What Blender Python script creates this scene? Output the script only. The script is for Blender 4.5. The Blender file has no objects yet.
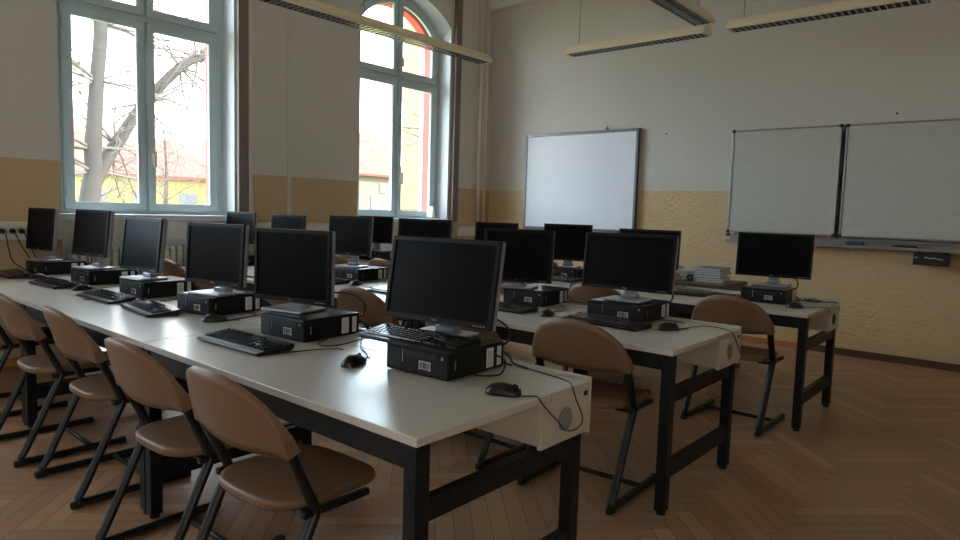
import bpy, bmesh, math, random
from mathutils import Vector, Matrix
random.seed(7)
SC = bpy.context.scene
COL = SC.collection
PI = math.pi
XW, YF, ZC = -6.05, 7.24, 4.5        # window wall, front wall, ceiling
XR, YB = 2.6, -4.6                   # right wall, back wall
ZT = 0.74                            # desk height

# ------------------------------------------------------------------ helpers
def smooth_path(pts, sub=6):
    P = [Vector(p) for p in pts]
    if len(P) < 3: return P
    out = []
    for i in range(len(P) - 1):
        p0 = P[max(i - 1, 0)]; p1 = P[i]; p2 = P[i + 1]; p3 = P[min(i + 2, len(P) - 1)]
        for k in range(sub):
            t = k / sub
            out.append(0.5 * ((2 * p1) + (p2 - p0) * t + (2 * p0 - 5 * p1 + 4 * p2 - p3) * t * t + (3 * p1 - p0 - 3 * p2 + p3) * t ** 3))
    out.append(P[-1])
    return out

class MB:
    def __init__(self, M=None):
        self.bm = bmesh.new(); self.M = M or Matrix.Identity(4)
    def v(self, co): return self.bm.verts.new(self.M @ Vector(co))
    def face(self, vs, mi=0, smooth=False):
        try:
            f = self.bm.faces.new(vs)
        except ValueError:
            return None
        f.material_index = mi; f.smooth = smooth
        return f
    def box(self, x0, x1, y0, y1, z0, z1, bev=0.0, mi=0, M=None, seg=2):
        vs = [Vector((x, y, z)) for x in (x0, x1) for y in (y0, y1) for z in (z0, z1)]
        if M is not None: vs = [M @ p for p in vs]
        V = [self.v(p) for p in vs]
        idx = [(0, 1, 3, 2), (4, 6, 7, 5), (0, 4, 5, 1), (2, 3, 7, 6), (0, 2, 6, 4), (1, 5, 7, 3)]
        F = [self.face([V[i] for i in q], mi) for q in idx]
        if bev > 0:
            es = list({e for f in F for e in f.edges})
            r = bmesh.ops.bevel(self.bm, geom=es, offset=bev, segments=seg, profile=0.5, affect='EDGES')
            for f in r['faces']: f.material_index = mi
        return self
    def tube(self, pts, r, n=8, smooth=True, flat=1.0, mi=0, caps=True):
        P = [Vector(p) for p in pts]
        R = r if isinstance(r, (list, tuple)) else [r] * len(P)
        T = []
        for i in range(len(P)):
            a = P[max(i - 1, 0)]; b = P[min(i + 1, len(P) - 1)]
            t = (b - a)
            T.append(t.normalized() if t.length > 1e-9 else Vector((0, 0, 1)))
        ref = Vector((1, 0, 0)) if abs(T[0].x) < 0.8 else Vector((0, 0, 1))
        nrm = (ref - T[0] * ref.dot(T[0])).normalized()
        rings = []
        for i, p in enumerate(P):
            nrm = (nrm - T[i] * nrm.dot(T[i]))
            if nrm.length < 1e-6:
                nrm = T[i].orthogonal()
            nrm.normalize()
            bn = T[i].cross(nrm)
            rings.append([self.v(p + (nrm * math.cos(2 * PI * k / n) + bn * flat * math.sin(2 * PI * k / n)) * R[i]) for k in range(n)])
        for a, b in zip(rings[:-1], rings[1:]):
            for k in range(n):
                self.face([a[k], a[(k + 1) % n], b[(k + 1) % n], b[k]], mi, smooth)
        if caps:
            self.face(rings[0][::-1], mi); self.face(rings[-1], mi)
        return self
    def cyl(self, p0, p1, r0, r1=None, n=16, mi=0, smooth=True):
        r1 = r0 if r1 is None else r1
        return self.tube([p0, p1], [r0, r1], n, smooth, 1.0, mi)
    def lathe(self, prof, c=(0, 0, 0), n=20, mi=0, M=None):
        rings = []
        c = Vector(c)
        for (r, z) in prof:
            ring = []
            for k in range(n):
                p = Vector((r * math.cos(2 * PI * k / n), r * math.sin(2 * PI * k / n), z))
                if M is not None: p = M @ p
                ring.append(self.v(c + p))
            rings.append(ring)
        for a, b in zip(rings[:-1], rings[1:]):
            for k in range(n):
                self.face([a[k], a[(k + 1) % n], b[(k + 1) % n], b[k]], mi, True)
        self.face(rings[0][::-1], mi); self.face(rings[-1], mi)
        return self
    def prism(self, poly, fn, a, b, mi=0, smooth=False):
        """extrude a 2-D polygon: fn(u, v, w) gives the point"""
        A = [self.v(fn(u, v, a)) for u, v in poly]; B = [self.v(fn(u, v, b)) for u, v in poly]
        n = len(poly)
        for k in range(n): self.face([A[k], A[(k + 1) % n], B[(k + 1) % n], B[k]], mi, smooth)
        self.face(A[::-1], mi); self.face(B, mi)
        return self
    def loft(self, loops, mi=0, closed=True, smooth=False):
        L = [[self.v(p) for p in lp] for lp in loops]
        for a, b in zip(L[:-1], L[1:]):
            n = len(a)
            for k in range(n if closed else n - 1):
                self.face([a[k], a[(k + 1) % n], b[(k + 1) % n], b[k]], mi, smooth)
        return self
    def mesh(self, name):
        bmesh.ops.recalc_face_normals(self.bm, faces=self.bm.faces)
        me = bpy.data.meshes.new(name); self.bm.to_mesh(me); self.bm.free()
        return me
    def build(self, name, mats, parent=None, bevel=0.0):
        me = self.mesh(name)
        for m in (mats if isinstance(mats, (list, tuple)) else [mats]): me.materials.append(m)
        o = bpy.data.objects.new(name, me); COL.objects.link(o)
        if parent is not None: o.parent = parent
        return o

def empty(name, loc=(0, 0, 0), rz=0.0):
    o = bpy.data.objects.new(name, None); o.empty_display_size = 0.1
    COL.objects.link(o); o.location = loc; o.rotation_euler = (0, 0, rz)
    return o
def tag(o, label, cat, group=None, kind=None):
    if label: o['label'] = label
    if cat: o['category'] = cat
    if group: o['group'] = group
    if kind: o['kind'] = kind
    return o
def struct(o):
    o['kind'] = 'structure'; return o
def copy_tree(o, parent=None):
    c = o.copy(); COL.objects.link(c)
    if parent is not None: c.parent = parent
    for ch in list(o.children): copy_tree(ch, c)
    return c

# ------------------------------------------------------------------ materials
def new_mat(name):
    m = bpy.data.materials.new(name); m.use_nodes = True
    nt = m.node_tree; b = nt.nodes['Principled BSDF']
    return m, nt, b
def srgb(r, g, b):
    f = lambda c: (c / 255 / 12.92) if c / 255 <= 0.04045 else ((c / 255 + 0.055) / 1.055) ** 2.4
    return (f(r), f(g), f(b), 1)
def noise_node(nt, scale, detail=4, vec=None, rough=0.55):
    n = nt.nodes.new('ShaderNodeTexNoise'); n.inputs['Scale'].default_value = scale
    n.inputs['Detail'].default_value = detail; n.inputs['Roughness'].default_value = rough
    if vec is not None: nt.links.new(vec, n.inputs['Vector'])
    return n
def obj_coord(nt, scale=(1, 1, 1), loc=(0, 0, 0), out='Object'):
    tc = nt.nodes.new('ShaderNodeTexCoord'); mp = nt.nodes.new('ShaderNodeMapping')
    mp.inputs['Scale'].default_value = scale; mp.inputs['Location'].default_value = loc
    nt.links.new(tc.outputs[out], mp.inputs['Vector'])
    return mp.outputs['Vector']
def mix_rgb(nt, fac, a, b, mode='MIX'):
    n = nt.nodes.new('ShaderNodeMix'); n.data_type = 'RGBA'; n.blend_type = mode
    for s, x in ((0, fac), (6, a), (7, b)):
        if hasattr(x, 'is_linked') or hasattr(x, 'links'): nt.links.new(x, n.inputs[s])
        else: n.inputs[s].default_value = x
    return n.outputs[2]
def math_node(nt, op, a, b=0.0):
    n = nt.nodes.new('ShaderNodeMath'); n.operation = op
    for i, x in enumerate((a, b)):
        if hasattr(x, 'links'): nt.links.new(x, n.inputs[i])
        else: n.inputs[i].default_value = x
    return n.outputs[0]
def bump(nt, b, h, strength, dist=0.002):
    n = nt.nodes.new('ShaderNodeBump'); n.inputs['Strength'].default_value = strength
    n.inputs['Distance'].default_value = dist
    nt.links.new(h, n.inputs['Height']); nt.links.new(n.outputs['Normal'], b.inputs['Normal'])
def mat(name, col, rough=0.5, metal=0.0, var=0.12, scale=30.0, bmp=0.0, coat=0.0, spec=0.5, stretch=(1, 1, 1)):
    m, nt, b = new_mat(name)
    vec = obj_coord(nt, stretch)
    n = noise_node(nt, scale, 4, vec)
    dark = tuple(c * (1 - var) for c in col[:3]) + (1,)
    light = tuple(min(1, c * (1 + var)) for c in col[:3]) + (1,)
    nt.links.new(mix_rgb(nt, n.outputs['Fac'], dark, light), b.inputs['Base Color'])
    b.inputs['Roughness'].default_value = rough; b.inputs['Metallic'].default_value = metal
    b.inputs['Coat Weight'].default_value = coat
    b.inputs['Specular IOR Level'].default_value = spec
    if bmp: bump(nt, b, n.outputs['Fac'], bmp)
    return m

def wall_paint(name, upper, lower, zline, bscale, bstr):
    m, nt, b = new_mat(name)
    tc = nt.nodes.new('ShaderNodeTexCoord'); sp = nt.nodes.new('ShaderNodeSeparateXYZ')
    nt.links.new(tc.outputs['Object'], sp.inputs[0])
    wob = noise_node(nt, 6.0, 2, tc.outputs['Object'])
    z = math_node(nt, 'ADD', sp.outputs['Z'], math_node(nt, 'MULTIPLY', wob.outputs['Fac'], 0.004))
    st = math_node(nt, 'GREATER_THAN', z, zline + 0.002)
    big = noise_node(nt, 1.3, 5, tc.outputs['Object'])
    fine = noise_node(nt, bscale, 3, tc.outputs['Object'])
    up = mix_rgb(nt, big.outputs['Fac'], tuple(c * 0.93 for c in upper[:3]) + (1,), tuple(min(1, c * 1.05) for c in upper[:3]) + (1,))
    lo = mix_rgb(nt, big.outputs['Fac'], tuple(c * 0.9 for c in lower[:3]) + (1,), tuple(min(1, c * 1.08) for c in lower[:3]) + (1,))
    nt.links.new(mix_rgb(nt, st, lo, up), b.inputs['Base Color'])
    b.inputs['Roughness'].default_value = 0.75
    h = mix_rgb(nt, st, fine.outputs['Color'], mix_rgb(nt, 0.75, fine.outputs['Color'], big.outputs['Color']))
    bump(nt, b, h, bstr, 0.022)
    return m

def wood(name, col, rough=0.4, grain_axis='X', scale=9.0, var=0.35):
    m, nt, b = new_mat(name)
    s = {'X': (1, 9, 9), 'Y': (9, 1, 9), 'Z': (9, 9, 1)}[grain_axis]
    vec = obj_coord(nt, s)
    n = noise_node(nt, scale, 6, vec, 0.65)
    big = noise_node(nt, 2.5, 2, obj_coord(nt))
    f = math_node(nt, 'ADD', math_node(nt, 'MULTIPLY', n.outputs['Fac'], 0.7), math_node(nt, 'MULTIPLY', big.outputs['Fac'], 0.3))
    nt.links.new(mix_rgb(nt, f, tuple(c * (1 - var) for c in col[:3]) + (1,), tuple(min(1, c * (1 + var)) for c in col[:3]) + (1,)), b.inputs['Base Color'])
    b.inputs['Roughness'].default_value = rough
    bump(nt, b, n.outputs['Fac'], 0.05, 0.001)
    return m

def parquet_mat():
    m, nt, b = new_mat('parquet_oak')
    at = nt.nodes.new('ShaderNodeVertexColor'); at.layer_name = 'tone'
    uv = nt.nodes.new('ShaderNodeUVMap'); uv.uv_map = 'UVMap'
    mp = nt.nodes.new('ShaderNodeMapping'); mp.inputs['Scale'].default_value = (3, 40, 1)
    nt.links.new(uv.outputs['UV'], mp.inputs['Vector'])
    g = noise_node(nt, 2.0, 6, mp.outputs['Vector'], 0.65)
    wear = noise_node(nt, 0.9, 4, obj_coord(nt))
    sp = nt.nodes.new('ShaderNodeSeparateColor'); nt.links.new(at.outputs['Color'], sp.inputs[0])
    base = mix_rgb(nt, sp.outputs[0], srgb(166, 124, 94), srgb(206, 164, 128))
    base = mix_rgb(nt, math_node(nt, 'MULTIPLY', g.outputs['Fac'], 0.75), base, srgb(132, 92, 66))
    base = mix_rgb(nt, math_node(nt, 'MULTIPLY', wear.outputs['Fac'], 0.35), base, srgb(188, 152, 122))
    nt.links.new(base, b.inputs['Base Color'])
    r = math_node(nt, 'ADD', math_node(nt, 'MULTIPLY', wear.outputs['Fac'], 0.25), 0.24)
    nt.links.new(r, b.inputs['Roughness'])
    bump(nt, b, g.outputs['Fac'], 0.08, 0.001)
    return m

def glass_mat(name, tint):
    m = bpy.data.materials.new(name); m.use_nodes = True; nt = m.node_tree
    nt.nodes.clear()
    out = nt.nodes.new('ShaderNodeOutputMaterial'); mx = nt.nodes.new('ShaderNodeMixShader')
    tr = nt.nodes.new('ShaderNodeBsdfTransparent'); gl = nt.nodes.new('ShaderNodeBsdfGlossy')
    n = noise_node(nt, 3.0, 3, obj_coord(nt))
    c = mix_rgb(nt, n.outputs['Fac'], tuple(x * 0.97 for x in tint[:3]) + (1,), tint)
    nt.links.new(c, tr.inputs['Color'])
    gl.inputs['Roughness'].default_value = 0.02; gl.inputs['Color'].default_value = (1, 1, 1, 1)
    fr = nt.nodes.new('ShaderNodeFresnel'); fr.inputs['IOR'].default_value = 1.45
    geo = nt.nodes.new('ShaderNodeNewGeometry')
    fac = math_node(nt, 'MULTIPLY', fr.outputs[0], math_node(nt, 'SUBTRACT', 1.0, geo.outputs['Backfacing']))
    nt.links.new(fac, mx.inputs[0]); nt.links.new(tr.outputs[0], mx.inputs[1]); nt.links.new(gl.outputs[0], mx.inputs[2])
    nt.links.new(mx.outputs[0], out.inputs['Surface'])
    return m

def board_mat(name, col, col2, streak, rough):
    m, nt, b = new_mat(name)
    v = obj_coord(nt, (2.0, 1, 14.0)); n = noise_node(nt, 3.0, 6, v, 0.7)
    v2 = obj_coord(nt, (6.0, 1, 20.0)); n2 = noise_node(nt, 4.0, 8, v2, 0.75)
    f = math_node(nt, 'MULTIPLY', n.outputs['Fac'], n2.outputs['Fac'])
    f = math_node(nt, 'MULTIPLY', f, streak)
    nt.links.new(mix_rgb(nt, f, col, col2), b.inputs['Base Color'])
    b.inputs['Roughness'].default_value = rough
    return m

M = {}
M['wall_win'] = wall_paint('window_wall_paint', srgb(212, 207, 201), srgb(200, 172, 134), 1.615, 60, 0.05)
M['wall_front'] = wall_paint('front_wall_paint', srgb(206, 202, 194), srgb(208, 182, 138), 1.615, 26, 1.0)
M['white'] = mat('ceiling_white', srgb(222, 220, 214), 0.8, var=0.03, scale=2)
M['reveal'] = mat('reveal_white', srgb(216, 220, 222), 0.6, var=0.03, scale=3)
M['parquet'] = parquet_mat()
M['gap'] = mat('parquet_gap', srgb(34, 22, 14), 0.9)
M['frame'] = mat('window_frame_grey', srgb(192, 208, 213), 0.45, var=0.05, scale=8)
M['metal_hw'] = mat('handle_metal', srgb(170, 172, 174), 0.3, 0.9, 0.05)
M['glass'] = glass_mat('window_glass', (0.93, 0.96, 0.97, 1))
M['brick_red'] = mat('painted_brick_red', srgb(205, 92, 80), 0.8, var=0.12, scale=25)
M['rail'] = mat('dark_rail', srgb(126, 114, 110), 0.55, var=0.1, scale=6, stretch=(1, 1, 0.1))
M['pipe'] = mat('pipe_paint', srgb(222, 214, 202), 0.45, var=0.04, scale=8)
M['conduit'] = mat('conduit_paint', srgb(206, 203, 200), 0.5, var=.02)
M['base_oak'] = wood('baseboard_oak', srgb(176, 118, 72), 0.4, 'X')
M['base_dark'] = wood('baseboard_dark', srgb(82, 56, 46), 0.45, 'X')
M['top'] = mat('laminate_light_grey', srgb(196, 188, 177), 0.27, var=0.025, scale=90)
M['edge'] = mat('laminate_edge', srgb(196, 188, 174), 0.45, var=0.03, scale=60)
M['duct'] = mat('duct_board', srgb(186, 176, 160), 0.5, var=0.04, scale=40)
M['steel'] = mat('black_powder_steel', srgb(17, 17, 19), 0.45, var=0.12, scale=120, spec=0.3)
M['foot'] = mat('black_rubber', srgb(22, 22, 22), 0.7)
M['chairwood'] = wood('chair_beech_ply', srgb(122, 91, 67), 0.48, 'X', 7, 0.16)
M['chairsteel'] = mat('chair_dark_steel', srgb(20, 20, 22), 0.38, 0.0, 0.1, 60, spec=0.4)
M['pc'] = mat('pc_black', srgb(13, 13, 15), 0.4, var=0.1, scale=150, spec=0.25)
M['pctop'] = mat('pc_steel_lid', srgb(26, 27, 30), 0.16, 0.0, 0.1, 150)
M['pcfront'] = mat('pc_front_charcoal', srgb(19, 18, 20), 0.5, var=0.1, scale=150, spec=0.25)
M['slot'] = mat('pc_slot_black', srgb(14, 14, 15), 0.4)
M['label'] = mat('label_white', srgb(214, 212, 204), 0.5, var=0.05, scale=80)
M['ink'] = mat('label_ink', srgb(30, 30, 32), 0.6)
M['bezel'] = mat('monitor_bezel_black', srgb(10, 10, 12), 0.38, var=0.08, scale=90, spec=0.25)
M['screen'] = mat('monitor_screen', srgb(9, 8, 11), 0.3, var=0.04, scale=20, spec=0.09)
M['shell'] = mat('monitor_shell_silver', srgb(150, 150, 156), 0.35, 0.35, 0.05, 60)
M['shellblack'] = mat('monitor_shell_black', srgb(30, 30, 33), 0.4, 0.0, 0.08, 60)
M['stand'] = mat('monitor_stand_silver', srgb(160, 163, 171), 0.3, 0.4, 0.05, 60)
M['logo'] = mat('logo_silver', srgb(150, 150, 152), 0.4, 0.3)
M['kb'] = mat('keyboard_black', srgb(13, 13, 15), 0.28, var=0.08, scale=90)
M['key'] = mat('keycap_black', srgb(26, 26, 29), 0.16, var=0.1, scale=90)
M['mouse'] = mat('mouse_black', srgb(13, 12, 13), 0.3, var=0.08, scale=90)
M['cord'] = mat('cord_black', srgb(20, 20, 22), 0.5)
M['grommet'] = mat('grommet_grey', srgb(132, 132, 130), 0.5, var=0.05, scale=60)
M['lampbody'] = mat('lamp_enamel_cream', srgb(238, 226, 196), 0.4, var=0.04, scale=12)
M['louvre'] = mat('lamp_louvre_aluminium', srgb(190, 192, 196), 0.25, 0.9, 0.05, 40)
M['lampin'] = mat('lamp_inside_grey', srgb(52, 52, 54), 0.6)
M['tubelamp'] = mat('lamp_tube_glass', srgb(214, 216, 214), 0.25, var=0.02)
M['smart'] = board_mat('smartboard_surface', srgb(240, 243, 250), srgb(222, 228, 240), 0.8, 0.42)
M['wb'] = board_mat('whiteboard_enamel', srgb(200, 201, 191), srgb(146, 154, 152), 1.1, 0.35)
M['alu'] = mat('aluminium_frame', srgb(150, 151, 152), 0.35, 0.8, 0.06, 40)
M['aludark'] = mat('grey_frame', srgb(112, 114, 118), 0.4, 0.6, 0.06, 40)
M['blackplastic'] = mat('black_plastic', srgb(22, 22, 24), 0.45)
M['bluegrey'] = mat('blue_grey_plastic', srgb(62, 78, 98), 0.5)
M['deskwood'] = wood('teacher_desk_walnut', srgb(98, 72, 52), 0.4, 'X')
M['deskdark'] = mat('teacher_desk_dark', srgb(44, 36, 32), 0.5)
M['paper'] = mat('paper_white', srgb(222, 222, 218), 0.7, var=0.03)
M['bookblue'] = mat('book_cover_blue', srgb(92, 122, 148), 0.5)
M['bookpale'] = mat('book_cover_pale', srgb(170, 186, 200), 0.5)
M['bookteal'] = mat('book_cover_teal', srgb(68, 104, 124), 0.5)
M['booktan'] = mat('book_cover_tan', srgb(166, 132, 102), 0.6)
M['purple'] = mat('purple_cloth', srgb(128, 98, 140), 0.8)
M['red'] = mat('dark_red_plastic', srgb(120, 44, 44), 0.5)
M['radiator'] = mat('radiator_enamel', srgb(216, 214, 206), 0.4, var=0.03)
M['socket'] = mat('socket_white', srgb(220, 216, 204), 0.4, var=0.03)
M['bark'] = mat('tree_bark', srgb(50, 44, 39), 0.9, var=0.3, scale=14, bmp=0.5, stretch=(1, 1, 0.3))
M['twig'] = mat('twig_bark', srgb(86, 76, 68), 0.9, var=0.2)
M['render_yellow'] = mat('facade_yellow', srgb(148, 132, 78), 0.9, var=0.06, scale=3)
M['render_white'] = mat('facade_white', srgb(112, 108, 100), 0.9, var=0.05, scale=3)
M['rooftile'] = mat('roof_tile_red', srgb(112, 62, 50), 0.85, var=0.15, scale=5)
M['winpane'] = mat('far_window_pane', srgb(96, 100, 108), 0.3, var=0.1)
M['grass'] = mat('ground_grass', srgb(120, 116, 74), 0.95, var=0.25, scale=2)

# ------------------------------------------------------------------ the room shell
def arch_profile(yc, half, z0, peak, R, n=14):
    """closed window outline in (y, z): sill, right side, arch over, left side"""
    pts = [(yc - half, z0), (yc + half, z0)]
    cz = peak - R
    a = math.asin(min(1, half / R))
    for i in range(n + 1):
        t = a - 2 * a * i / n
        pts.append((yc + R * math.sin(t), cz + R * math.cos(t)))
    return pts

WINS = [2.605, 5.625, -0.40, -3.41]  # last two windows are out of view, added for more interior light
Z0 = 1.17
def build_window_wall():
    mb = MB()
    edges = []
    ycs = sorted(WINS); half = 0.75
    for x in (XW, XW - 0.55):
        y = YB - 0.4
        for yc in ycs:
            mb.face([mb.v((x, a, b)) for a, b in ((y, -0.3), (yc - half, -0.3), (yc - half, ZC), (y, ZC))])
            if x == XW:      # radiator niche below the sill
                zn, xn = 0.985, XW - 0.19
                mb.face([mb.v((x, a, b)) for a, b in ((yc - half, zn), (yc + half, zn), (yc + half, Z0), (yc - half, Z0))])
                mb.face([mb.v((xn, a, b)) for a, b in ((yc - half, -0.3), (yc + half, -0.3), (yc + half, zn), (yc - half, zn))], 1)
                mb.face([mb.v(p) for p in ((x, yc - half, zn), (xn, yc - half, zn), (xn, yc + half, zn), (x, yc + half, zn))], 1)
                for yy in (yc - half, yc + half):
                    mb.face([mb.v(p) for p in ((x, yy, -0.3), (xn, yy, -0.3), (xn, yy, zn), (x, yy, zn))], 1)
            else:
                mb.face([mb.v((x, a, b)) for a, b in ((yc - half, -0.3), (yc + half, -0.3), (yc + half, Z0), (yc - half, Z0))])
            pr = arch_profile(yc, half, Z0, 3.95, 1.1)[2:]
            for (a, b) in zip(pr[:-1], pr[1:]):
                mb.face([mb.v((x, a[0], a[1])), mb.v((x, a[0], ZC)), mb.v((x, b[0], ZC)), mb.v((x, b[0], b[1]))])
            y = yc + half
        mb.face([mb.v((x, a, b)) for a, b in ((y, -0.3), (YF + 0.4, -0.3), (YF + 0.4, ZC), (y, ZC))])
    for yc in ycs:      # reveals
        A = arch_profile(yc, 0.75, Z0, 3.95, 1.1); B = arch_profile(yc, 0.735, Z0 + 0.01, 3.92, 0.86)
        Cc = arch_profile(yc, 0.75, Z0, 3.95, 1.1)
        mb.loft([[(XW, p, q) for p, q in A], [(XW - 0.21, p, q) for p, q in B], [(XW - 0.55, p, q) for p, q in Cc]], mi=1)
    o = mb.build('wall_left', [M['wall_win'], M['reveal']])
    return struct(o)
build_window_wall()
o = MB().box(XW - 0.1, XR + 0.1, YF, YF + 0.3, -0.3, ZC).build('wall_front', M['wall_front']); struct(o)
o = MB().box(XW - 0.1, XR + 0.1, YB - 0.3, YB, -0.3, ZC).build('wall_back', M['wall_front']); struct(o)
ADDED_SIDE = [(-4.2, -2.9)]       # window added to the right wall, unseen behind the camera, to brighten the room
SZ0, SZ1 = 1.0, 3.6
mb = MB(); y = YB - 0.3
for a, b in ADDED_SIDE:
    mb.box(XR, XR + 0.3, y, a, -0.3, ZC); mb.box(XR, XR + .3, a, b, -0.3, SZ0); mb.box(XR, XR + .3, a, b, SZ1, ZC); y = b
mb.box(XR, XR + 0.3, y, YF + 0.3, -0.3, ZC)
struct(mb.build('wall_right', M['wall_front']))
for i, (a, b) in enumerate(ADDED_SIDE):
    w = empty('window_%d' % (5 + i)); struct(w)  # unseen extra window, put in as fill light for the room
    f = MB(); m_ = (a + b) / 2
    f.box(XR + .1, XR + .17, a, a + .07, SZ0, SZ1, .004); f.box(XR + .1, XR + .17, b - .07, b, SZ0, SZ1, .004); f.box(XR + .1, XR + .17, m_ - .04, m_ + .04, SZ0 + .07, SZ1 - .07, .004)
    f.box(XR + .1, XR + .17, a + .07, b - .07, SZ0, SZ0 + .07, .004); f.box(XR + .1, XR + .17, a + .07, b - .07, SZ1 - .07, SZ1, .004)
    f.build('frame', M['frame'], w)
    for p0, p1 in ((a + .07, m_ - .04), (m_ + .04, b - .07)):
        p = MB(); p.face([p.v(q) for q in ((XR + .13, p0, SZ0 + .07), (XR + .13, p1, SZ0 + .07), (XR + .13, p1, SZ1 - .07), (XR + .13, p0, SZ1 - .07))]); p.build('pane', M['glass'], w)
o = MB().box(XW - 0.6, XR + 0.3, YB - 0.45, YF + 0.45, ZC, ZC + 0.3).build('ceiling', M['white']); struct(o)
o = MB().box(XW, XR, YF - 0.10, YF, 4.08, ZC).build('trim_1', M['white']); struct(o); o['label'] = 'plain white beam along the top of the front wall'
o = MB().box(XW, -1.72, YF - 0.025, YF, 0, 0.062, 0.004).build('baseboard_front', M['base_oak']); struct(o)
o = MB().box(-1.72, XR, YF - 0.028, YF, 0, 0.068, 0.004).build('baseboard_right', M['base_dark']); struct(o)
mb = MB(); yy = YB
for yc in sorted(WINS): mb.box(XW, XW + 0.02, yy, yc - .76, 0, 0.062, 0.004); yy = yc + .76
mb.box(XW, XW + 0.02, yy, YF - .03, 0, 0.062, 0.004); struct(mb.build('baseboard_left', M['base_oak']))

def build_floor():
    W, L = 0.078, 0.52
    bm = bmesh.new(); uvl = bm.loops.layers.uv.new('UVMap'); cl = bm.loops.layers.color.new('tone')
    c, s = math.cos(PI / 4), math.sin(PI / 4)
    x0, x1, y0, y1 = XW, XR, YB, YF
    g = 0.0009
    for i in range(-260, 320):
        for j in range(-24, 30):
            ox, oy = i * W + j * L, i * W - j * L
            for kind in (0, 1):
                r = (ox, ox + L, oy, oy + W) if kind == 0 else (ox + L, ox + L + W, oy + W - L, oy + W)
                cx, cy = (r[0] + r[1]) / 2, (r[2] + r[3]) / 2
                wx, wy = c * cx - s * cy, s * cx + c * cy
                if not (x0 - 0.3 < wx < x1 + 0.3 and y0 - 0.3 < wy < y1 + 0.3): continue
                cs = [(r[0] + g, r[2] + g), (r[1] - g, r[2] + g), (r[1] - g, r[3] - g), (r[0] + g, r[3] - g)]
                f = bm.faces.new([bm.verts.new((c * a - s * b, s * a + c * b, 0)) for a, b in cs])
                t = random.random(); u0, v0 = random.random() * 50, random.random() * 50
                uvs = [(0, 0), (L, 0), (L, W), (0, W)] if kind == 0 else [(0, 0), (0, W), (L, W), (L, 0)]
                for lp, uv in zip(f.loops, uvs):
                    lp[uvl].uv = (u0 + uv[0] * 3, v0 + uv[1] * 3); lp[cl] = (t, t, t, 1)
    for co, no in (((x0, 0, 0), (-1, 0, 0)), ((x1, 0, 0), (1, 0, 0)), ((0, y0, 0), (0, -1, 0)), ((0, y1, 0), (0, 1, 0))):
        bmesh.ops.bisect_plane(bm, geom=bm.verts[:] + bm.edges[:] + bm.faces[:], plane_co=co, plane_no=no, clear_outer=True)
    vs = [bm.verts.new(p) for p in ((x0 - .1, y0 - .1, -0.0015), (x1 + .1, y0 - .1, -0.0015), (x1 + .1, y1 + .1, -0.0015), (x0 - .1, y1 + .1, -0.0015))]
    f = bm.faces.new(vs); f.material_index = 1
    vs = [bm.verts.new(p) for p in ((x0 - .1, y0 - .1, -0.1), (x1 + .1, y0 - .1, -0.1), (x1 + .1, y1 + .1, -0.1), (x0 - .1, y1 + .1, -0.1))]
    f = bm.faces.new(vs[::-1]); f.material_index = 1
    me = bpy.data.meshes.new('floor'); bm.to_mesh(me); bm.free()
    me.materials.append(M['parquet']); me.materials.append(M['gap'])
    o = bpy.data.objects.new('floor', me); COL.objects.link(o); struct(o)
build_floor()

# ------------------------------------------------------------------ windows
def ring_mesh(name, outer, holes, x, depth, bev, m, parent):
    """frame plate from a 2-D outline (y, z) with holes, extruded along x"""
    cu = bpy.data.curves.new(name, 'CURVE'); cu.dimensions = '2D'; cu.fill_mode = 'BOTH'
    cu.extrude = depth / 2 - bev; cu.bevel_depth = bev; cu.bevel_resolution = 1
    for pts in [outer] + holes:
        sp = cu.splines.new('POLY'); sp.points.add(len(pts) - 1); sp.use_cyclic_u = True
        for q, (a, b) in zip(sp.points, pts): q.co = (a, b, 0, 1)
    tmp = bpy.data.objects.new(name + '_tmp', cu); COL.objects.link(tmp)
    me = bpy.data.meshes.new_from_object(tmp.evaluated_get(bpy.context.evaluated_depsgraph_get()))
    bpy.data.objects.remove(tmp); bpy.data.curves.remove(cu)
    # curve plane (u, v, w) -> world (w, u, v)
    for v in me.vertices:
        u_, v_, w_ = v.co
        v.co = (x + w_, u_, v_)
    me.name = name
    me.materials.clear(); me.materials.append(m)
    ob = bpy.data.objects.new(name, me); COL.objects.link(ob); ob.parent = parent
    return ob

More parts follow.
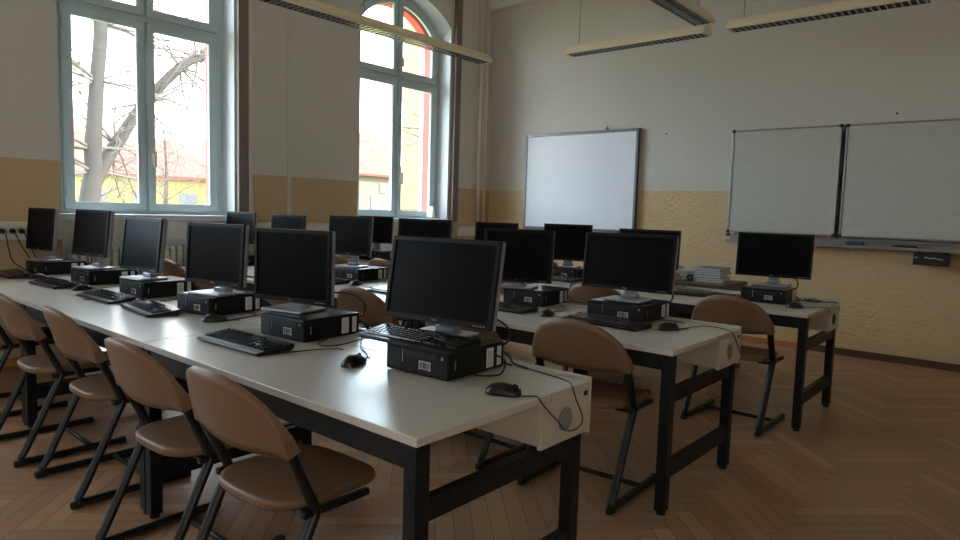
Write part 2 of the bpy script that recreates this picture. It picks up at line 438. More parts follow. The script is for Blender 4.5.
def build_window(i, yc):
    w = empty('window_%d' % i, (0, 0, 0)); struct(w)
    xf = -6.285
    zb = 1.20
    OUT = arch_profile(yc, 0.76, zb, 3.95, 0.885)
    R2 = 0.80
    def arch_z(y, off): return (3.92 - off) - (0.86 - off) + math.sqrt(max(0.0, (0.86 - off) ** 2 - (y - yc) ** 2))
    # openings in the fixed frame
    m = 0.03; tz0, tz1 = 2.885, 2.965
    holes = []
    cells = []
    for s in (-1, 1):
        a, b = (yc - 0.655, yc - m) if s < 0 else (yc + m, yc + 0.655)
        low = [(a, zb + 0.045), (b, zb + 0.045), (b, tz0), (a, tz0)]
        n = 10
        ys = [b + (a - b) * k / n for k in range(n + 1)]
        up = [(a, tz1), (b, tz1)] + [(y, arch_z(y, 0.045)) for y in ys]
        holes += [low, up]
        cells.append((s, a, b, low, up))
    ring_mesh('frame', OUT, holes, xf, 0.07, 0.006, M['frame'], w)
    for s, a, b, low, up in cells:
        i1 = 0.012; t = 0.062
        ta, tb = (0.06, 0.04) if s < 0 else (0.04, 0.06)
        # lower sash
        o1 = [(a - i1, zb + 0.033), (b + i1, zb + 0.033), (b + i1, tz0 + i1), (a - i1, tz0 + i1)]
        h1 = [(a + ta, zb + 0.025 + t), (b - tb, zb + 0.025 + t), (b - tb, tz0 - t + .01), (a + ta, tz0 - t + .01)]
        sash = ring_mesh('sash', o1, [h1], xf + 0.045, 0.04, 0.006, M['frame'], w)
        p = MB(); p.face([p.v((xf + 0.03, y, z)) for y, z in h1]); p.build('pane', M['glass'], sash)
        # upper sash with arched head
        n = 10
        e = 0.012
        def head(aa, bb, off): return [(bb + (aa - bb) * k / n, arch_z(bb + (aa - bb) * k / n, off)) for k in range(n + 1)]
        o2 = [(a - e, tz1 - e), (b + e, tz1 - e)] + head(a - e, b + e, 0.036)
        h2 = [(a + ta, tz1 + t - .01), (b - tb, tz1 + t - .01)] + head(a + ta, b - tb, 0.045 + t)
        sash2 = ring_mesh('sash', o2, [h2], xf + 0.045, 0.04, 0.006, M['frame'], w)
        p = MB(); p.face([p.v((xf + 0.03, y, z)) for y, z in h2]); p.build('pane', M['glass'], sash2)
        hg = MB()
        yh = a - 0.006 if s < 0 else b + 0.006
        for z in (1.34, 2.70): hg.cyl((xf + 0.072, yh, z), (xf + 0.072, yh, z + 0.09), 0.008, n=8)
        hg.build('hinge', M['frame'], sash)
        hg = MB()
        for z in (3.0,): hg.cyl((xf + 0.072, yh, z), (xf + 0.072, yh, z + 0.08), 0.008, n=8)
        hg.build('hinge', M['frame'], sash2)
        if s > 0:
            hd = MB()
            for z in (1.72,):
                hd.box(xf + .064, xf + .078, a + .008, a + .038, z - 0.07, z + 0.07, 0.004)
                hd.cyl((xf + .078, a + .023, z + .03), (xf + .11, a + .023, z + .03), 0.011, n=10)
                hd.box(xf + .10, xf + .118, a + .012, a + .034, z - 0.10, z + 0.045, 0.005)
            hd.build('handle', M['socket'], sash)
            hd = MB(); z = 3.14
            hd.box(xf + .064, xf + .078, a + .008, a + .038, z - 0.05, z + 0.05, 0.004)
            hd.box(xf + .085, xf + .10, a + .014, a + .032, z - 0.075, z + 0.03, 0.005)
            hd.box(xf + .076, xf + .09, a + .016, a + .030, z, z + 0.02, 0.002)
            hd.build('handle', M['socket'], sash2)
    # inner sill board
    sl = MB(); sl.box(XW - 0.235, XW + 0.001, yc - 0.735, yc + 0.735, Z0 + 0.002, Z0 + 0.025, 0.003)
    sl.box(XW + 0.002, XW + 0.045, yc - 0.80, yc + 0.80, Z0 - 0.028, Z0 + 0.024, 0.006)
    sl.build('sill', M['reveal'], w)
    # red brick surround outside
    B0 = arch_profile(yc, 0.80, zb - 0.05, 3.98, 0.9); B1 = arch_profile(yc, 0.665, zb + 0.02, 3.815, 0.76)
    br = MB(); br.loft([[(xf - 0.040, p, q) for p, q in B0], [(xf - 0.042, p, q) for p, q in B1], [(xf - 0.165, p, q) for p, q in B1], [(xf - 0.17, p, q) for p, q in B0]])
    br.build('brick_surround', M['brick_red'], w)
    return w
for i, yc in enumerate(WINS): build_window(i + 1, yc)

for i, yc in enumerate(WINS[:2]):
    o = MB().box(XW, XW + 0.012, yc - .78, yc + .78, 0.985, 1.139, 0.003).build('trim_%d' % (5 + i), M['radiator']); struct(o)
# dark guide rails beside the windows, light batten beside them
for i, (a, b) in enumerate(((3.375, 3.475), (6.43, 6.535))):
    o = MB().box(XW, XW + 0.05, a, b, 1.16, ZC, 0.004).build('trim_%d' % (i + 2), M['rail']); struct(o)
o = MB().box(XW, XW + 0.03, 3.49, 3.535, 0.0, ZC, 0.004).build('trim_4', M['pipe']); struct(o)

def pipe(y, off, r, label):
    mb = MB(); mb.cyl((XW + off, y, 0.0), (XW + off, y, ZC), r, n=14)
    t = mb.build('heating_pipe', M['pipe']); tag(t, label, 'pipe')
    for z in (1.0, 3.0):
        c = MB(); c.box(XW, XW + off, y - 0.008, y + 0.008, z, z + 0.02); c.tube([(XW + off + math.cos(k * PI / 8) * (r + .003), y + math.sin(k * PI / 8) * (r + .003), z + .01) for k in range(17)], 0.006, 6)
        c.build('clamp', M['pipe'], t)
pipe(6.93, 0.06, 0.022, 'thicker cream heating pipe left of the pair in the far corner')
pipe(7.06, 0.06, 0.016, 'thinner cream heating pipe right of the pair in the far corner')
o = MB().box(XW, XW + 0.018, 3.94, 3.98, 1.14, ZC, 0.003).build('cable_conduit', M['conduit'])
tag(o, 'narrow pale conduit running up the wall between the two windows', 'conduit')

# cable trunking along the window wall, with sockets
def trunking(y0, y1, z0, z1, label, socks=()):
    o = MB().box(XW, XW + 0.055, y0, y1, z0, z1, 0.005).build('cable_trunking', M['socket']); tag(o, label, 'trunking', 'cable trunking on the window wall')
    for y in socks:
        s = MB(); Mx = Matrix.Rotation(PI / 2, 4, 'Y')
        s.box(XW + .055, XW + .062, y - .028, y + .028, (z0 + z1) / 2 - .04, (z0 + z1) / 2 + .04, 0.004)
        so = s.build('socket', M['socket'], o)
        d = MB(); d.lathe([(0.021, 0.0), (0.021, 0.002), (0.017, 0.0022), (0.0165, 0.0005)], (XW + .0622, y, (z0 + z1) / 2), 20, M=Mx)
        d.build('socket_well', M['slot'], so)
    return o
trunking(0.55, 1.86, 0.985, 1.125, 'pale cable trunking with black sockets left of the large window', (1.37, 1.435, 1.50, 1.56, 1.62))
trunking(3.56, 4.86, 1.03, 1.135, 'pale cable trunking between the two windows, behind the monitors')
trunking(6.57, 7.20, 0.97, 1.10, 'pale cable trunking by the heating pipes in the corner')
for k, (y, dy, lab) in enumerate(((1.435, 0.05, 'black power cable hanging from the left socket of the trunking'),
                                  (1.50, 0.12, 'black power cable hanging from the middle socket of the trunking'),
                                  (1.56, 0.10, 'black power cable hanging from the right socket, next to the last monitor'))):
    t = empty('power_cable', (XW + 0.065, y, 1.055)); tag(t, lab, 'cable', 'power cables at the trunking')
    p = MB(); p.lathe([(0.017, 0.001), (0.019, 0.012), (0.015, 0.032), (0.008, 0.05)], (0, 0, 0), 14, M=Matrix.Rotation(PI / 2, 4, 'Y')); p.build('plug', M['cord'], t)
    c = MB(); c.tube(smooth_path([(0.045, 0, 0), (0.075, 0.005, -0.03), (0.07, dy * .4, -0.13), (0.08, dy * .9, -0.23), (0.09, dy + .08, -0.30)]), 0.004, 6); c.build('cord', M['cord'], t)

# radiators below the two seen windows
def radiator(yc, label):
    t = empty('radiator', (XW - 0.09, yc, 0)); tag(t, label, 'radiator')
    n = 22
    r = MB()
    for k in range(n):
        y = -0.66 + k * 0.0625
        for x in (-0.035, 0.04):
            r.tube(smooth_path([(x, y, 0.17), (x, y, 0.84), (x * 0.5, y, 0.885)], 3), 0.024, 8)
        r.tube(smooth_path([(-0.045, y, 0.86), (0.0, y, 0.895), (0.05, y, 0.86)], 3), 0.024, 8)
    r.cyl((0, -0.70, 0.80), (0, 0.70, 0.80), 0.022); r.cyl((0, -0.70, 0.22), (0, 0.70, 0.22), 0.022)
    r.build('ribs', M['radiator'], t)
    for y in (-0.5, 0.5):
        b = MB(); b.box(-0.05, 0.05, y - 0.012, y + 0.012, 0.0, 0.2, 0.003); b.build('leg', M['radiator'], t)
    v = MB(); v.cyl((0, 0.69, 0.80), (0, 0.725, 0.80), 0.018); v.cyl((0, 0.715, 0.80), (0.07, 0.715, 0.80), 0.02); v.build('valve', M['metal_hw'], t)
radiator(2.62, 'white ribbed radiator under the large window, behind the monitors')

# ------------------------------------------------------------------ small thing on the sill of the far window
t = empty('tent_card', (-6.16, 6.18, Z0 + 0.026)); tag(t, 'small white tent card standing on the sill of the far window', 'card')
for s in (-1, 1):
    c = MB(Matrix.Rotation(s * 0.2, 4, 'X')); c.box(-0.05, 0.05, s * 0.034 - 0.002, s * 0.034 + 0.002, 0.008, 0.16); c.build('panel', M['paper'], t)
    c = MB(Matrix.Rotation(s * 0.2, 4, 'X')); c.box(-0.05, 0.05, s * 0.034 - 0.0035, s * 0.034 + 0.0035, 0.150, 0.1605); c.build('edge', M['aludark'], t)

# ------------------------------------------------------------------ desks
DL, DD = 1.606, 0.845     # length, depth
def make_desk():
    t = empty('computer_desk')
    # local: x from -DL to 0, y from 0 to DD
    e = 0.001
    MB().box(-DL + e, -e, 0, 0.590, ZT - 0.025, ZT, 0.0025).build('tabletop', M['top'], t)
    MB().box(-DL + e, -e, 0.592, 0.812, ZT - 0.025, ZT, 0.002).build('duct_lid', M['top'], t)
    d = MB()
    d.box(-DL + .002, -0.002, 0.545, 0.557, 0.575, ZT - 0.0255); d.box(-DL + .002, -.002, 0.557, 0.812, 0.568, 0.578)
    d.build('cable_duct', M['duct'], t)
    for x0, x1 in ((-DL + .001, -DL + .016), (-0.016, -0.001)):
        p = MB().box(x0, x1, 0.540, 0.813, 0.565, ZT - 0.0255, 0.0015).build('end_panel', M['top'], t)
        if x1 < -0.5: continue
        g = MB(); xc = x1; sg = 1
        g.lathe([(0.040, -0.001), (0.040, 0.003), (0.036, 0.0045), (0.001, 0.005)], (xc, 0.675, 0.640), 28, M=Matrix.Rotation(sg * PI / 2, 4, 'Y'))
        g.build('grommet', M['grommet'], p)
        b = MB(); b.box(min(xc, xc + sg * .002), max(xc, xc + sg * .002), 0.785, 0.806, ZT - 0.045, ZT - 0.029); b.build('clip', M['foot'], p)
    MB().box(-DL + e, -e, 0.815, 0.835, 0.556, ZT + 0.012, 0.002).build('back_panel', M['top'], t)
    for x in (-DL + 0.003, -0.053):
        for y in (0.004, 0.738):
            l = MB().box(x, x + 0.04 + .008, y, y + 0.05, 0.018, (ZT - 0.026) if y < .1 else 0.564, 0.003).build('leg', M['steel'], t)
            f = MB(); f.cyl((x + .024, y + .025, 0.0), (x + .024, y + .025, 0.02), 0.02, n=14); f.build('leveling_foot', M['foot'], l)
        MB().box(x + .006, x + 0.042, 0.05, 0.742, 0.525, 0.600, 0.003).build('end_rail', M['steel'], t) if False else None
        MB().box(x + .006, x + 0.042, 0.053, 0.739, 0.535, 0.563, 0.003).build('upper_end_rail', M['steel'], t) if False else None
        MB().box(x + .006, x + 0.042, 0.054, 0.738, 0.500, 0.562, 0.003).build('upper_end_rail', M['steel'], t)
        MB().box(x + .006, x + 0.042, 0.054, 0.738, 0.160, 0.232, 0.003).build('lower_end_rail', M['steel'], t)
    MB().box(-DL + 0.054, -0.056, 0.008, 0.046, 0.645, ZT - 0.026, 0.003).build('front_rail', M['steel'], t)
    return t
ROWS = {'A': (-1.144, 1.119), 'B': (-1.162, 2.647), 'C': (-1.058, 4.34)}
ROWNAME = {'A': 'nearest', 'B': 'middle', 'C': 'far'}
ENDN = ['aisle end', 'middle', 'window end']
desk0 = make_desk(); first = True
desks = {}
for rk, (x, y) in ROWS.items():
    for k in range(3):
        d = desk0 if first else copy_tree(desk0); first = False
        d.location = (x - k * (DL + 0.002), y, 0)
        tag(d, 'light grey computer desk on black frame, %s of the %s desk row' % (ENDN[k], ROWNAME[rk]), 'desk', 'computer desks in three rows')
        desks[rk, k] = d
for p in desks['C', 0].children:
    if p.name.startswith('end_panel'):
        for g in p.children:
            if g.name.startswith('grommet'):
                g.data = g.data.copy(); g.data.materials.clear(); g.data.materials.append(M['foot']); g['label'] = 'dark open cable hole'
                g.scale = (1, 1, 1)

# ------------------------------------------------------------------ chairs
def make_chair():
    t = empty('school_chair')
    HW = 0.235
    # seat: rounded board, dished
    def outline(n=48):
        pts = []
        for k in range(n):
            a = 2 * PI * k / n
            ca, sa = math.cos(a), math.sin(a)
            e = 2 / 3.6
            x = math.copysign(abs(ca) ** e, ca) * (0.205 + 0.012 * sa)
            y = math.copysign(abs(sa) ** e, sa) * 0.215 + 0.105
            pts.append((x, y))
        return pts
    ol = outline()
    s = MB()
    def dz(x, y, r): 
        z = -0.012 * (1 - r * r)
        if y > 0.2: z -= 0.9 * (y - 0.2) ** 2
        return z
    loops = []
    for r, z in ((0.0005, .458), (0.3, .458), (0.6, .458), (0.8, .458), (0.93, .458), (0.985, .455), (1.0, .447), (1.0, .434), (0.98, .426), (0.9, .424), (0.5, .424), (0.0005, .424)):
        loops.append([(x * r, 0.105 + (y - 0.105) * r, z + dz(x * r, 0.105 + (y - .105) * r, min(1, r))) for x, y in ol])
    s.loft(loops, smooth=True); s.build('seat', M['chairwood'], t)
    # backrest: D-shaped bent panel following the sloping tubes
    d = Vector((0, -0.330, 0.944)); nb = Vector((0, -0.944, -0.330))
    def P(s_, v, off):
        x = s_ * (0.257 - 0.075 * v)
        bow = 0.045 * (1 - s_ * s_)          # the middle bulges backwards
        base = Vector((x, -0.0862, 0.620)) + d * v
        return base + nb * (bow + off)
    n, mrow = 28, 7
    def H(s_): return 0.050 + 0.196 * max(0.0, 1 - abs(s_) ** 2.4) ** 0.58
    def lo(s_): return -0.004 * (1 - abs(s_) ** 3.0)
    b = MB()
    th = 0.011
    front = []; back = []
    for i in range(n + 1):
        s_ = -1 + 2 * i / n
        fr = []; bk = []
        for j in range(mrow + 1):
            v = lo(s_) + (H(s_) - lo(s_)) * j / mrow
            ed = 0.004 if j in (0, mrow) or i in (0, n) else 0
            tk = th + 0.015 * max(0, (abs(s_) - .80) / .2) * max(0.0, 1 - v / .12)
            fr.append(b.v(P(s_, v, -tk + ed))); bk.append(b.v(P(s_, v, tk - ed)))
        front.append(fr); back.append(bk)
    for i in range(n):
        for j in range(mrow):
            b.face([front[i][j], front[i + 1][j], front[i + 1][j + 1], front[i][j + 1]], 0, True)
            b.face([back[i][j], back[i][j + 1], back[i + 1][j + 1], back[i + 1][j]], 0, True)
        for j in (0, mrow):
            b.face([front[i][j], back[i][j], back[i + 1][j], front[i + 1][j]], 0, False)
    for j in range(mrow):
        for i in (0, n):
            b.face([front[i][j], front[i][j + 1], back[i][j + 1], back[i][j]], 0, False)
    b.build('backrest', M['chairwood'], t)
    # side frames: back tube, leg and floor runner in one bent tube each
    for sg in (-1, 1):
        x = sg * HW
        pts = [(x, -0.097, 0.655), (x, -0.0725, 0.59), (x, -0.045, 0.53), (x, -0.010, 0.455)]
        pts += [(x, 0.0, 0.43), (x, -0.008, 0.405), (x, -0.04, 0.34), (x, -0.10, 0.21), (x, -0.165, 0.075), (x, -0.185, 0.042), (x, -0.172, 0.022), (x, -0.13, 0.018), (x, 0.05, 0.018), (x, 0.285, 0.018)]
        l = MB(); l.tube(smooth_path(pts, 4), 0.0198, 10, flat=0.8); fr = l.build('side_frame', M['chairsteel'], t)
        f = MB(); f.box(x - .014, x + .014, -0.215, -0.165, 0.0, 0.03, 0.006); f.build('foot_pad', M['foot'], fr)
        f = MB(); f.box(x - .016, x + .016, 0.262, 0.298, 0.0, 0.034, 0.006); f.build('foot_pad', M['foot'], fr)
        r = MB(); r.box(x - .012, x + .012, -0.045, 0.20, 0.415, 0.437, 0.005); r.box(x - sg * .05 - .035, x - sg * .05 + .035, -0.02, 0.02, 0.408, 0.424, 0.003); r.build('seat_bracket', M['chairsteel'], t)
    c = MB(); c.cyl((-HW, 0.13, 0.022), (HW, 0.13, 0.022), 0.012, n=10); c.build('cross_bar', M['chairsteel'], t)
    return t
CH = [('A', -1.78, 1.10, .02), ('A', -2.38, 1.09, .03), ('A', -3.27, 1.15, .0), ('A', -3.95, 1.12, .0), ('A', -4.86, 1.12, .03),
      ('B', -1.60, 2.70, .05), ('B', -2.33, 2.69, .0), ('B', -3.12, 2.69, .03), ('B', -4.0, 2.69, .0), ('B', -4.98, 2.67, .0), ('B', -5.55, 2.66, -.03),
      ('C', -1.46, 4.27, .0), ('C', -2.36, 4.16, .04), ('C', -3.08, 4.16, .0), ('C', -3.9, 4.2, .0), ('C', -4.76, 4.30, .0), ('C', -5.45, 4.28, .05)]
ORD = ['first', 'second', 'third', 'fourth', 'fifth', 'sixth']
chair0 = make_chair(); cnt = {}
for i, (rk, x, y, rz) in enumerate(CH):
    c = chair0 if i == 0 else copy_tree(chair0)
    k = cnt.get(rk, 0); cnt[rk] = k + 1
    c.location = (x, y, 0); c.rotation_euler = (0, 0, rz)
    tag(c, 'brown plywood chair on black sled frame, %s from the aisle at the %s desk row' % (ORD[k], ROWNAME[rk]), 'chair', 'school chairs at the desks')

# ------------------------------------------------------------------ computers
PCW, PCD, PCH = 0.290, 0.315, 0.093
def make_pc():
    t = empty('desktop_computer')
    w = PCW / 2; z0 = 0.004; z1 = z0 + PCH
    MB().box(-w, w, -PCD / 2 + .02, PCD / 2, z0, z1 - .003, 0.002).build('case', M['pc'], t)
    MB().box(-w + .001, w - .001, -PCD / 2 + .03, PCD / 2 - .001, z1 - .003, z1, 0.001).build('lid', M['pctop'], t)
    for x in (-w + .03, w - .03):
        for y in (-PCD / 2 + .05, PCD / 2 - .04):
            f = MB(); f.cyl((x, y, 0), (x, y, z0), 0.009, n=10); f.build('foot', M['foot'], t)
    yf = -PCD / 2
    fp = MB().box(-w, w, yf, yf + .022, z0 - .001, z1, 0.007, seg=3).build('front_panel', M['pcfront'], t)
    s = MB(); s.box(-w + .010, -w + .075, yf - .0012, yf, z0 + .012, z1 - .012, 0.0006)
    for k in range(7): s.box(-w + .015, -w + .07, yf - .002, yf - .001, z0 + .018 + k * .009, z0 + .0215 + k * .009)
    s.build('vent_grille', M['slot'], fp)
    s = MB(); s.box(-w + .088, w - .05, yf - .001, yf, z1 - .032, z1 - .014, 0.0006); s.box(-w + .088, w - .05, yf - .0008, yf, z1 - .042, z1 - .040); s.build('drive_slot', M['slot'], fp)
    s = MB(); s.lathe([(.006, 0), (.006, .002), (.004, .003)], (w - .025, yf, z1 - .022), 14, M=Matrix.Rotation(PI / 2, 4, 'X')); s.build('power_button', M['logo'], fp)
    s = MB(); s.box(-w + .080, -w + .083, yf - .0012, yf, z1 - .06, z1 - .014); s.build('badge', M['logo'], fp)
    for k in range(2):
        s = MB(); x = w - .125 + k * .018; s.box(x, x + .012, yf - .0012, yf, z0 + .03, z0 + .0365); s.build('usb_port', M['slot'], fp)
    lb = MB().box(0.015, 0.067, yf - .0015, yf, z0 + .020, z0 + .050).build('asset_label', M['label'], t)
    bc = MB(); xx = 0.018; rng = random.Random(3)
    while xx < 0.064:
        ww = rng.choice((.0012, .002, .003)); bc.box(xx, xx + ww, yf - .0021, yf - .0014, z0 + .026, z0 + .047); xx += ww + rng.choice((.001, .0016, .0022))
    bc.box(0.02, 0.06, yf - .0021, yf - .0014, z0 + .0205, z0 + .0235)
    bc.build('barcode', M['ink'], lb)
    for y0, y1 in ((PCD / 2 - .105, PCD / 2 - .065), (PCD / 2 - .042, PCD / 2 - .018)):
        l = MB().box(w, w + .0012, y0, y1, z0 + .010, z1 - .014).build('side_label', M['label'], t)
        b = MB()
        for k in range(8): b.box(w + .0011, w + .0016, y0 + .006, y1 - .006, z0 + .02 + k * .0062, z0 + .022 + k * .0062)
        b.build('print_lines', M['logo'], l)
    s = MB(); s.box(w, w + .001, -PCD / 2 + .035, -PCD / 2 + .040, z0 + .03, z0 + .062); s.build('side_badge', M['logo'], t)
    c = MB()
    for k, (x, h) in enumerate(((-.09, .05), (.03, .055), (.10, .045))):
        c.tube(smooth_path([(x, PCD / 2, z0 + h), (x, PCD / 2 + .04, z0 + h), (x + .03, PCD / 2 + .06, z0 + h * .5), (x + .06, PCD / 2 + .045, z0 + .004), (x + .13, PCD / 2 + .03, 0.004)], 5), .0042, 6)
    c.build('rear_cables', M['cord'], t)
    # tall cable loop up to the screen
    c = MB(); c.tube(smooth_path([(.10, PCD / 2, z0 + .06), (.13, PCD / 2 + .04, z0 + .08), (.14, PCD / 2 + .035, z0 + .13), (.10, PCD / 2 + .0, z0 + .17), (.04, PCD / 2 - .06, z0 + .18)], 6), .0045, 6)
    c.build('video_cable', M['cord'], t)
    return t

PCS = {'A': [(-1.612, 1.712, .05), (-2.455, 1.722, .09), (-3.30, 1.745, .10), (-4.11, 1.765, .06), (-4.94, 1.765, .06), (-5.76, 1.72, .05)],
       'B': [(-1.745, 3.345, .05), (-2.425, 3.395, .08), (-3.30, 3.385, .07), (-4.13, 3.37, .08), (-5.0, 3.37, .08), (-5.72, 3.34, .06)],
       'C': [(-1.445, 4.835, .03), (-2.42, 4.96, .03), (-3.19, 4.96, .06), (-4.01, 4.96, .06), (-4.84, 4.93, .06), (-5.66, 4.86, .06)]}
pc0 = make_pc(); first = True
for rk in 'ABC':
    for k, (x, y, rz) in enumerate(PCS[rk]):
        p = pc0 if first else copy_tree(pc0); first = False
        p.location = (x, y, ZT + .0005); p.rotation_euler = (0, 0, rz)
        if (rk, k) == ('B', 0): p.scale = (1.17, 1.12, .97)
        extra = ', under a keyboard' if (rk, k) == ('A', 0) else ''
        tag(p, 'flat black desktop computer, %s from the aisle on the %s desk row%s' % (ORD[k], ROWNAME[rk], extra), 'computer', 'desktop computers on the desks')
PCTOP = ZT + .0005 + .004 + PCH + .0005

def text_mesh(name, body, size, depth, m, parent, Mx):
    cu = bpy.data.curves.new(name, 'FONT'); cu.body = body; cu.size = size; cu.extrude = depth; cu.align_x = 'CENTER'; cu.align_y = 'CENTER'
    tmp = bpy.data.objects.new(name + '_tmp', cu); COL.objects.link(tmp)
    me = bpy.data.meshes.new_from_object(tmp.evaluated_get(bpy.context.evaluated_depsgraph_get()))
    bpy.data.objects.remove(tmp); bpy.data.curves.remove(cu)
    me.transform(Mx); me.name = name; me.materials.clear(); me.materials.append(m)
    o = bpy.data.objects.new(name, me); COL.objects.link(o); o.parent = parent
    return o

def make_monitor(x, y, zc, yaw, tilt, w, h, neck_dx=0.0):
    t = empty('monitor', (x, y, PCTOP), yaw)
    hz = zc - PCTOP
    P = Matrix.Translation((0, 0, hz)) @ Matrix.Rotation(-tilt, 4, 'X')
    W, Hh = w / 2, h / 2
    # shell behind the bezel
    wide = w > 0.5
    s = MB(P)
    s.box(-W, W, 0.004, 0.030, -Hh, Hh, 0.004)
    def r(a, yy): return [(-W * a, yy, -Hh * a), (W * a, yy, -Hh * a), (W * a, yy, Hh * a), (-W * a, yy, Hh * a)]
    s.loft([r(0.96, 0.029), r(0.90, 0.045), r(0.70, 0.058), r(0.0005, 0.060)])
    s.build('back_shell', M['shell'], t)
    b = MB(P); bw = 0.014 if wide else 0.017
    o4 = [(-W, -Hh), (W, -Hh), (W, Hh), (-W, Hh)]
    i4 = [(-W + bw, -Hh + bw + .004), (W - bw, -Hh + bw + .004), (W - bw, Hh - bw), (-W + bw, Hh - bw)]
    e = .0025
    o4e = [(-W + e, -Hh + e), (W - e, -Hh + e), (W - e, Hh - e), (-W + e, Hh - e)]
    b.loft([[(a, 0.006, c) for a, c in o4], [(a, -0.004, c) for a, c in o4], [(a, -0.007, c) for a, c in o4e], [(a, -0.007, c) for a, c in i4], [(a, -0.001, c) for a, c in i4]])
    b.build('bezel', M['bezel'], t)
    sc = MB(P); sc.box(-W + bw - .002, W - bw + .002, -0.0015, 0.003, -Hh + bw + .002, Hh - bw + .002); sc.build('screen', M['screen'], t)
    text_mesh('logo', 'DELL', 0.011, 0.0004, M['logo'], t, P @ Matrix.Translation((0, -0.0072, -Hh + 0.011)) @ Matrix.Rotation(PI / 2, 4, 'X'))
    bt = MB(P); 
    for k in range(4): bt.box(W - .035 - k * .014, W - .027 - k * .014, -0.0078, -0.0068, -Hh + .008, -Hh + .012)
    bt.build('buttons', M['logo'], t)
    # stand
    n = MB(); bz = 0.012
    top = hz - Hh * 0.35
    n.box(-0.036, 0.036, 0.055, 0.075, bz, top, 0.004)
    n.box(-0.05, 0.05, 0.048, 0.062, top - .07, top + .05, 0.004)
    n.box(-0.045, 0.045, 0.030, 0.082, bz - .001, bz + .02, 0.005)
    n.build('stand_neck', M['stand'], t)
    bs = MB(); bs.box(-0.115, 0.115, -0.075, 0.105, 0.0, bz, 0.005, seg=2); bs.build('stand_base', M['stand'], t)
    return t
MON = {'A': [(-1.70, 1.765, 1.047, .128, .170, .500, .319), (-2.557, 1.692, 1.04, .25, .016, .442, .327), (-3.262, 1.696, 1.048, .228, .063, .42, .318),
             (-4.161, 1.698, 1.05, .133, .113, .405, .323), (-4.972, 1.699, 1.082, .187, .11, .401, .319), (-5.775, 1.625, 1.079, .15, .09, .382, .317)],
       'B': [(-1.742, 3.298, 1.054, .076, .121, .532, .314), (-2.504, 3.296, 1.04, .359, .087, .449, .33), (-3.352, 3.298, 1.081, .317, .097, .418, .325),
             (-4.189, 3.299, 1.087, .253, .084, .41, .311), (-5.057, 3.299, 1.068, .197, .099, .396, .323), (-5.76, 3.25, 1.092, .192, .10, .387, .298)],
       'C': [(-1.463, 4.95, 1.058, .083, .092, .506, .313), (-2.44, 4.949, 1.049, .079, .094, .518, .31), (-3.217, 4.948, 1.059, .305, .097, .441, .322),
             (-4.032, 4.948, 1.047, .349, .098, .436, .321), (-4.86, 4.93, 1.045, .3, .09, .43, .32), (-5.69, 4.84, 1.074, .40, .10, .42, .30)]}
for rk in 'ABC':
    for k, a in enumerate(MON[rk]):
        t = make_monitor(*a)
        form = 'wide black monitor' if a[5] > .48 else 'squarish black monitor'
        tag(t, '%s standing on a computer, %s from the aisle on the %s desk row' % (form, ORD[k], ROWNAME[rk]), 'monitor', 'monitors on the desktop computers')

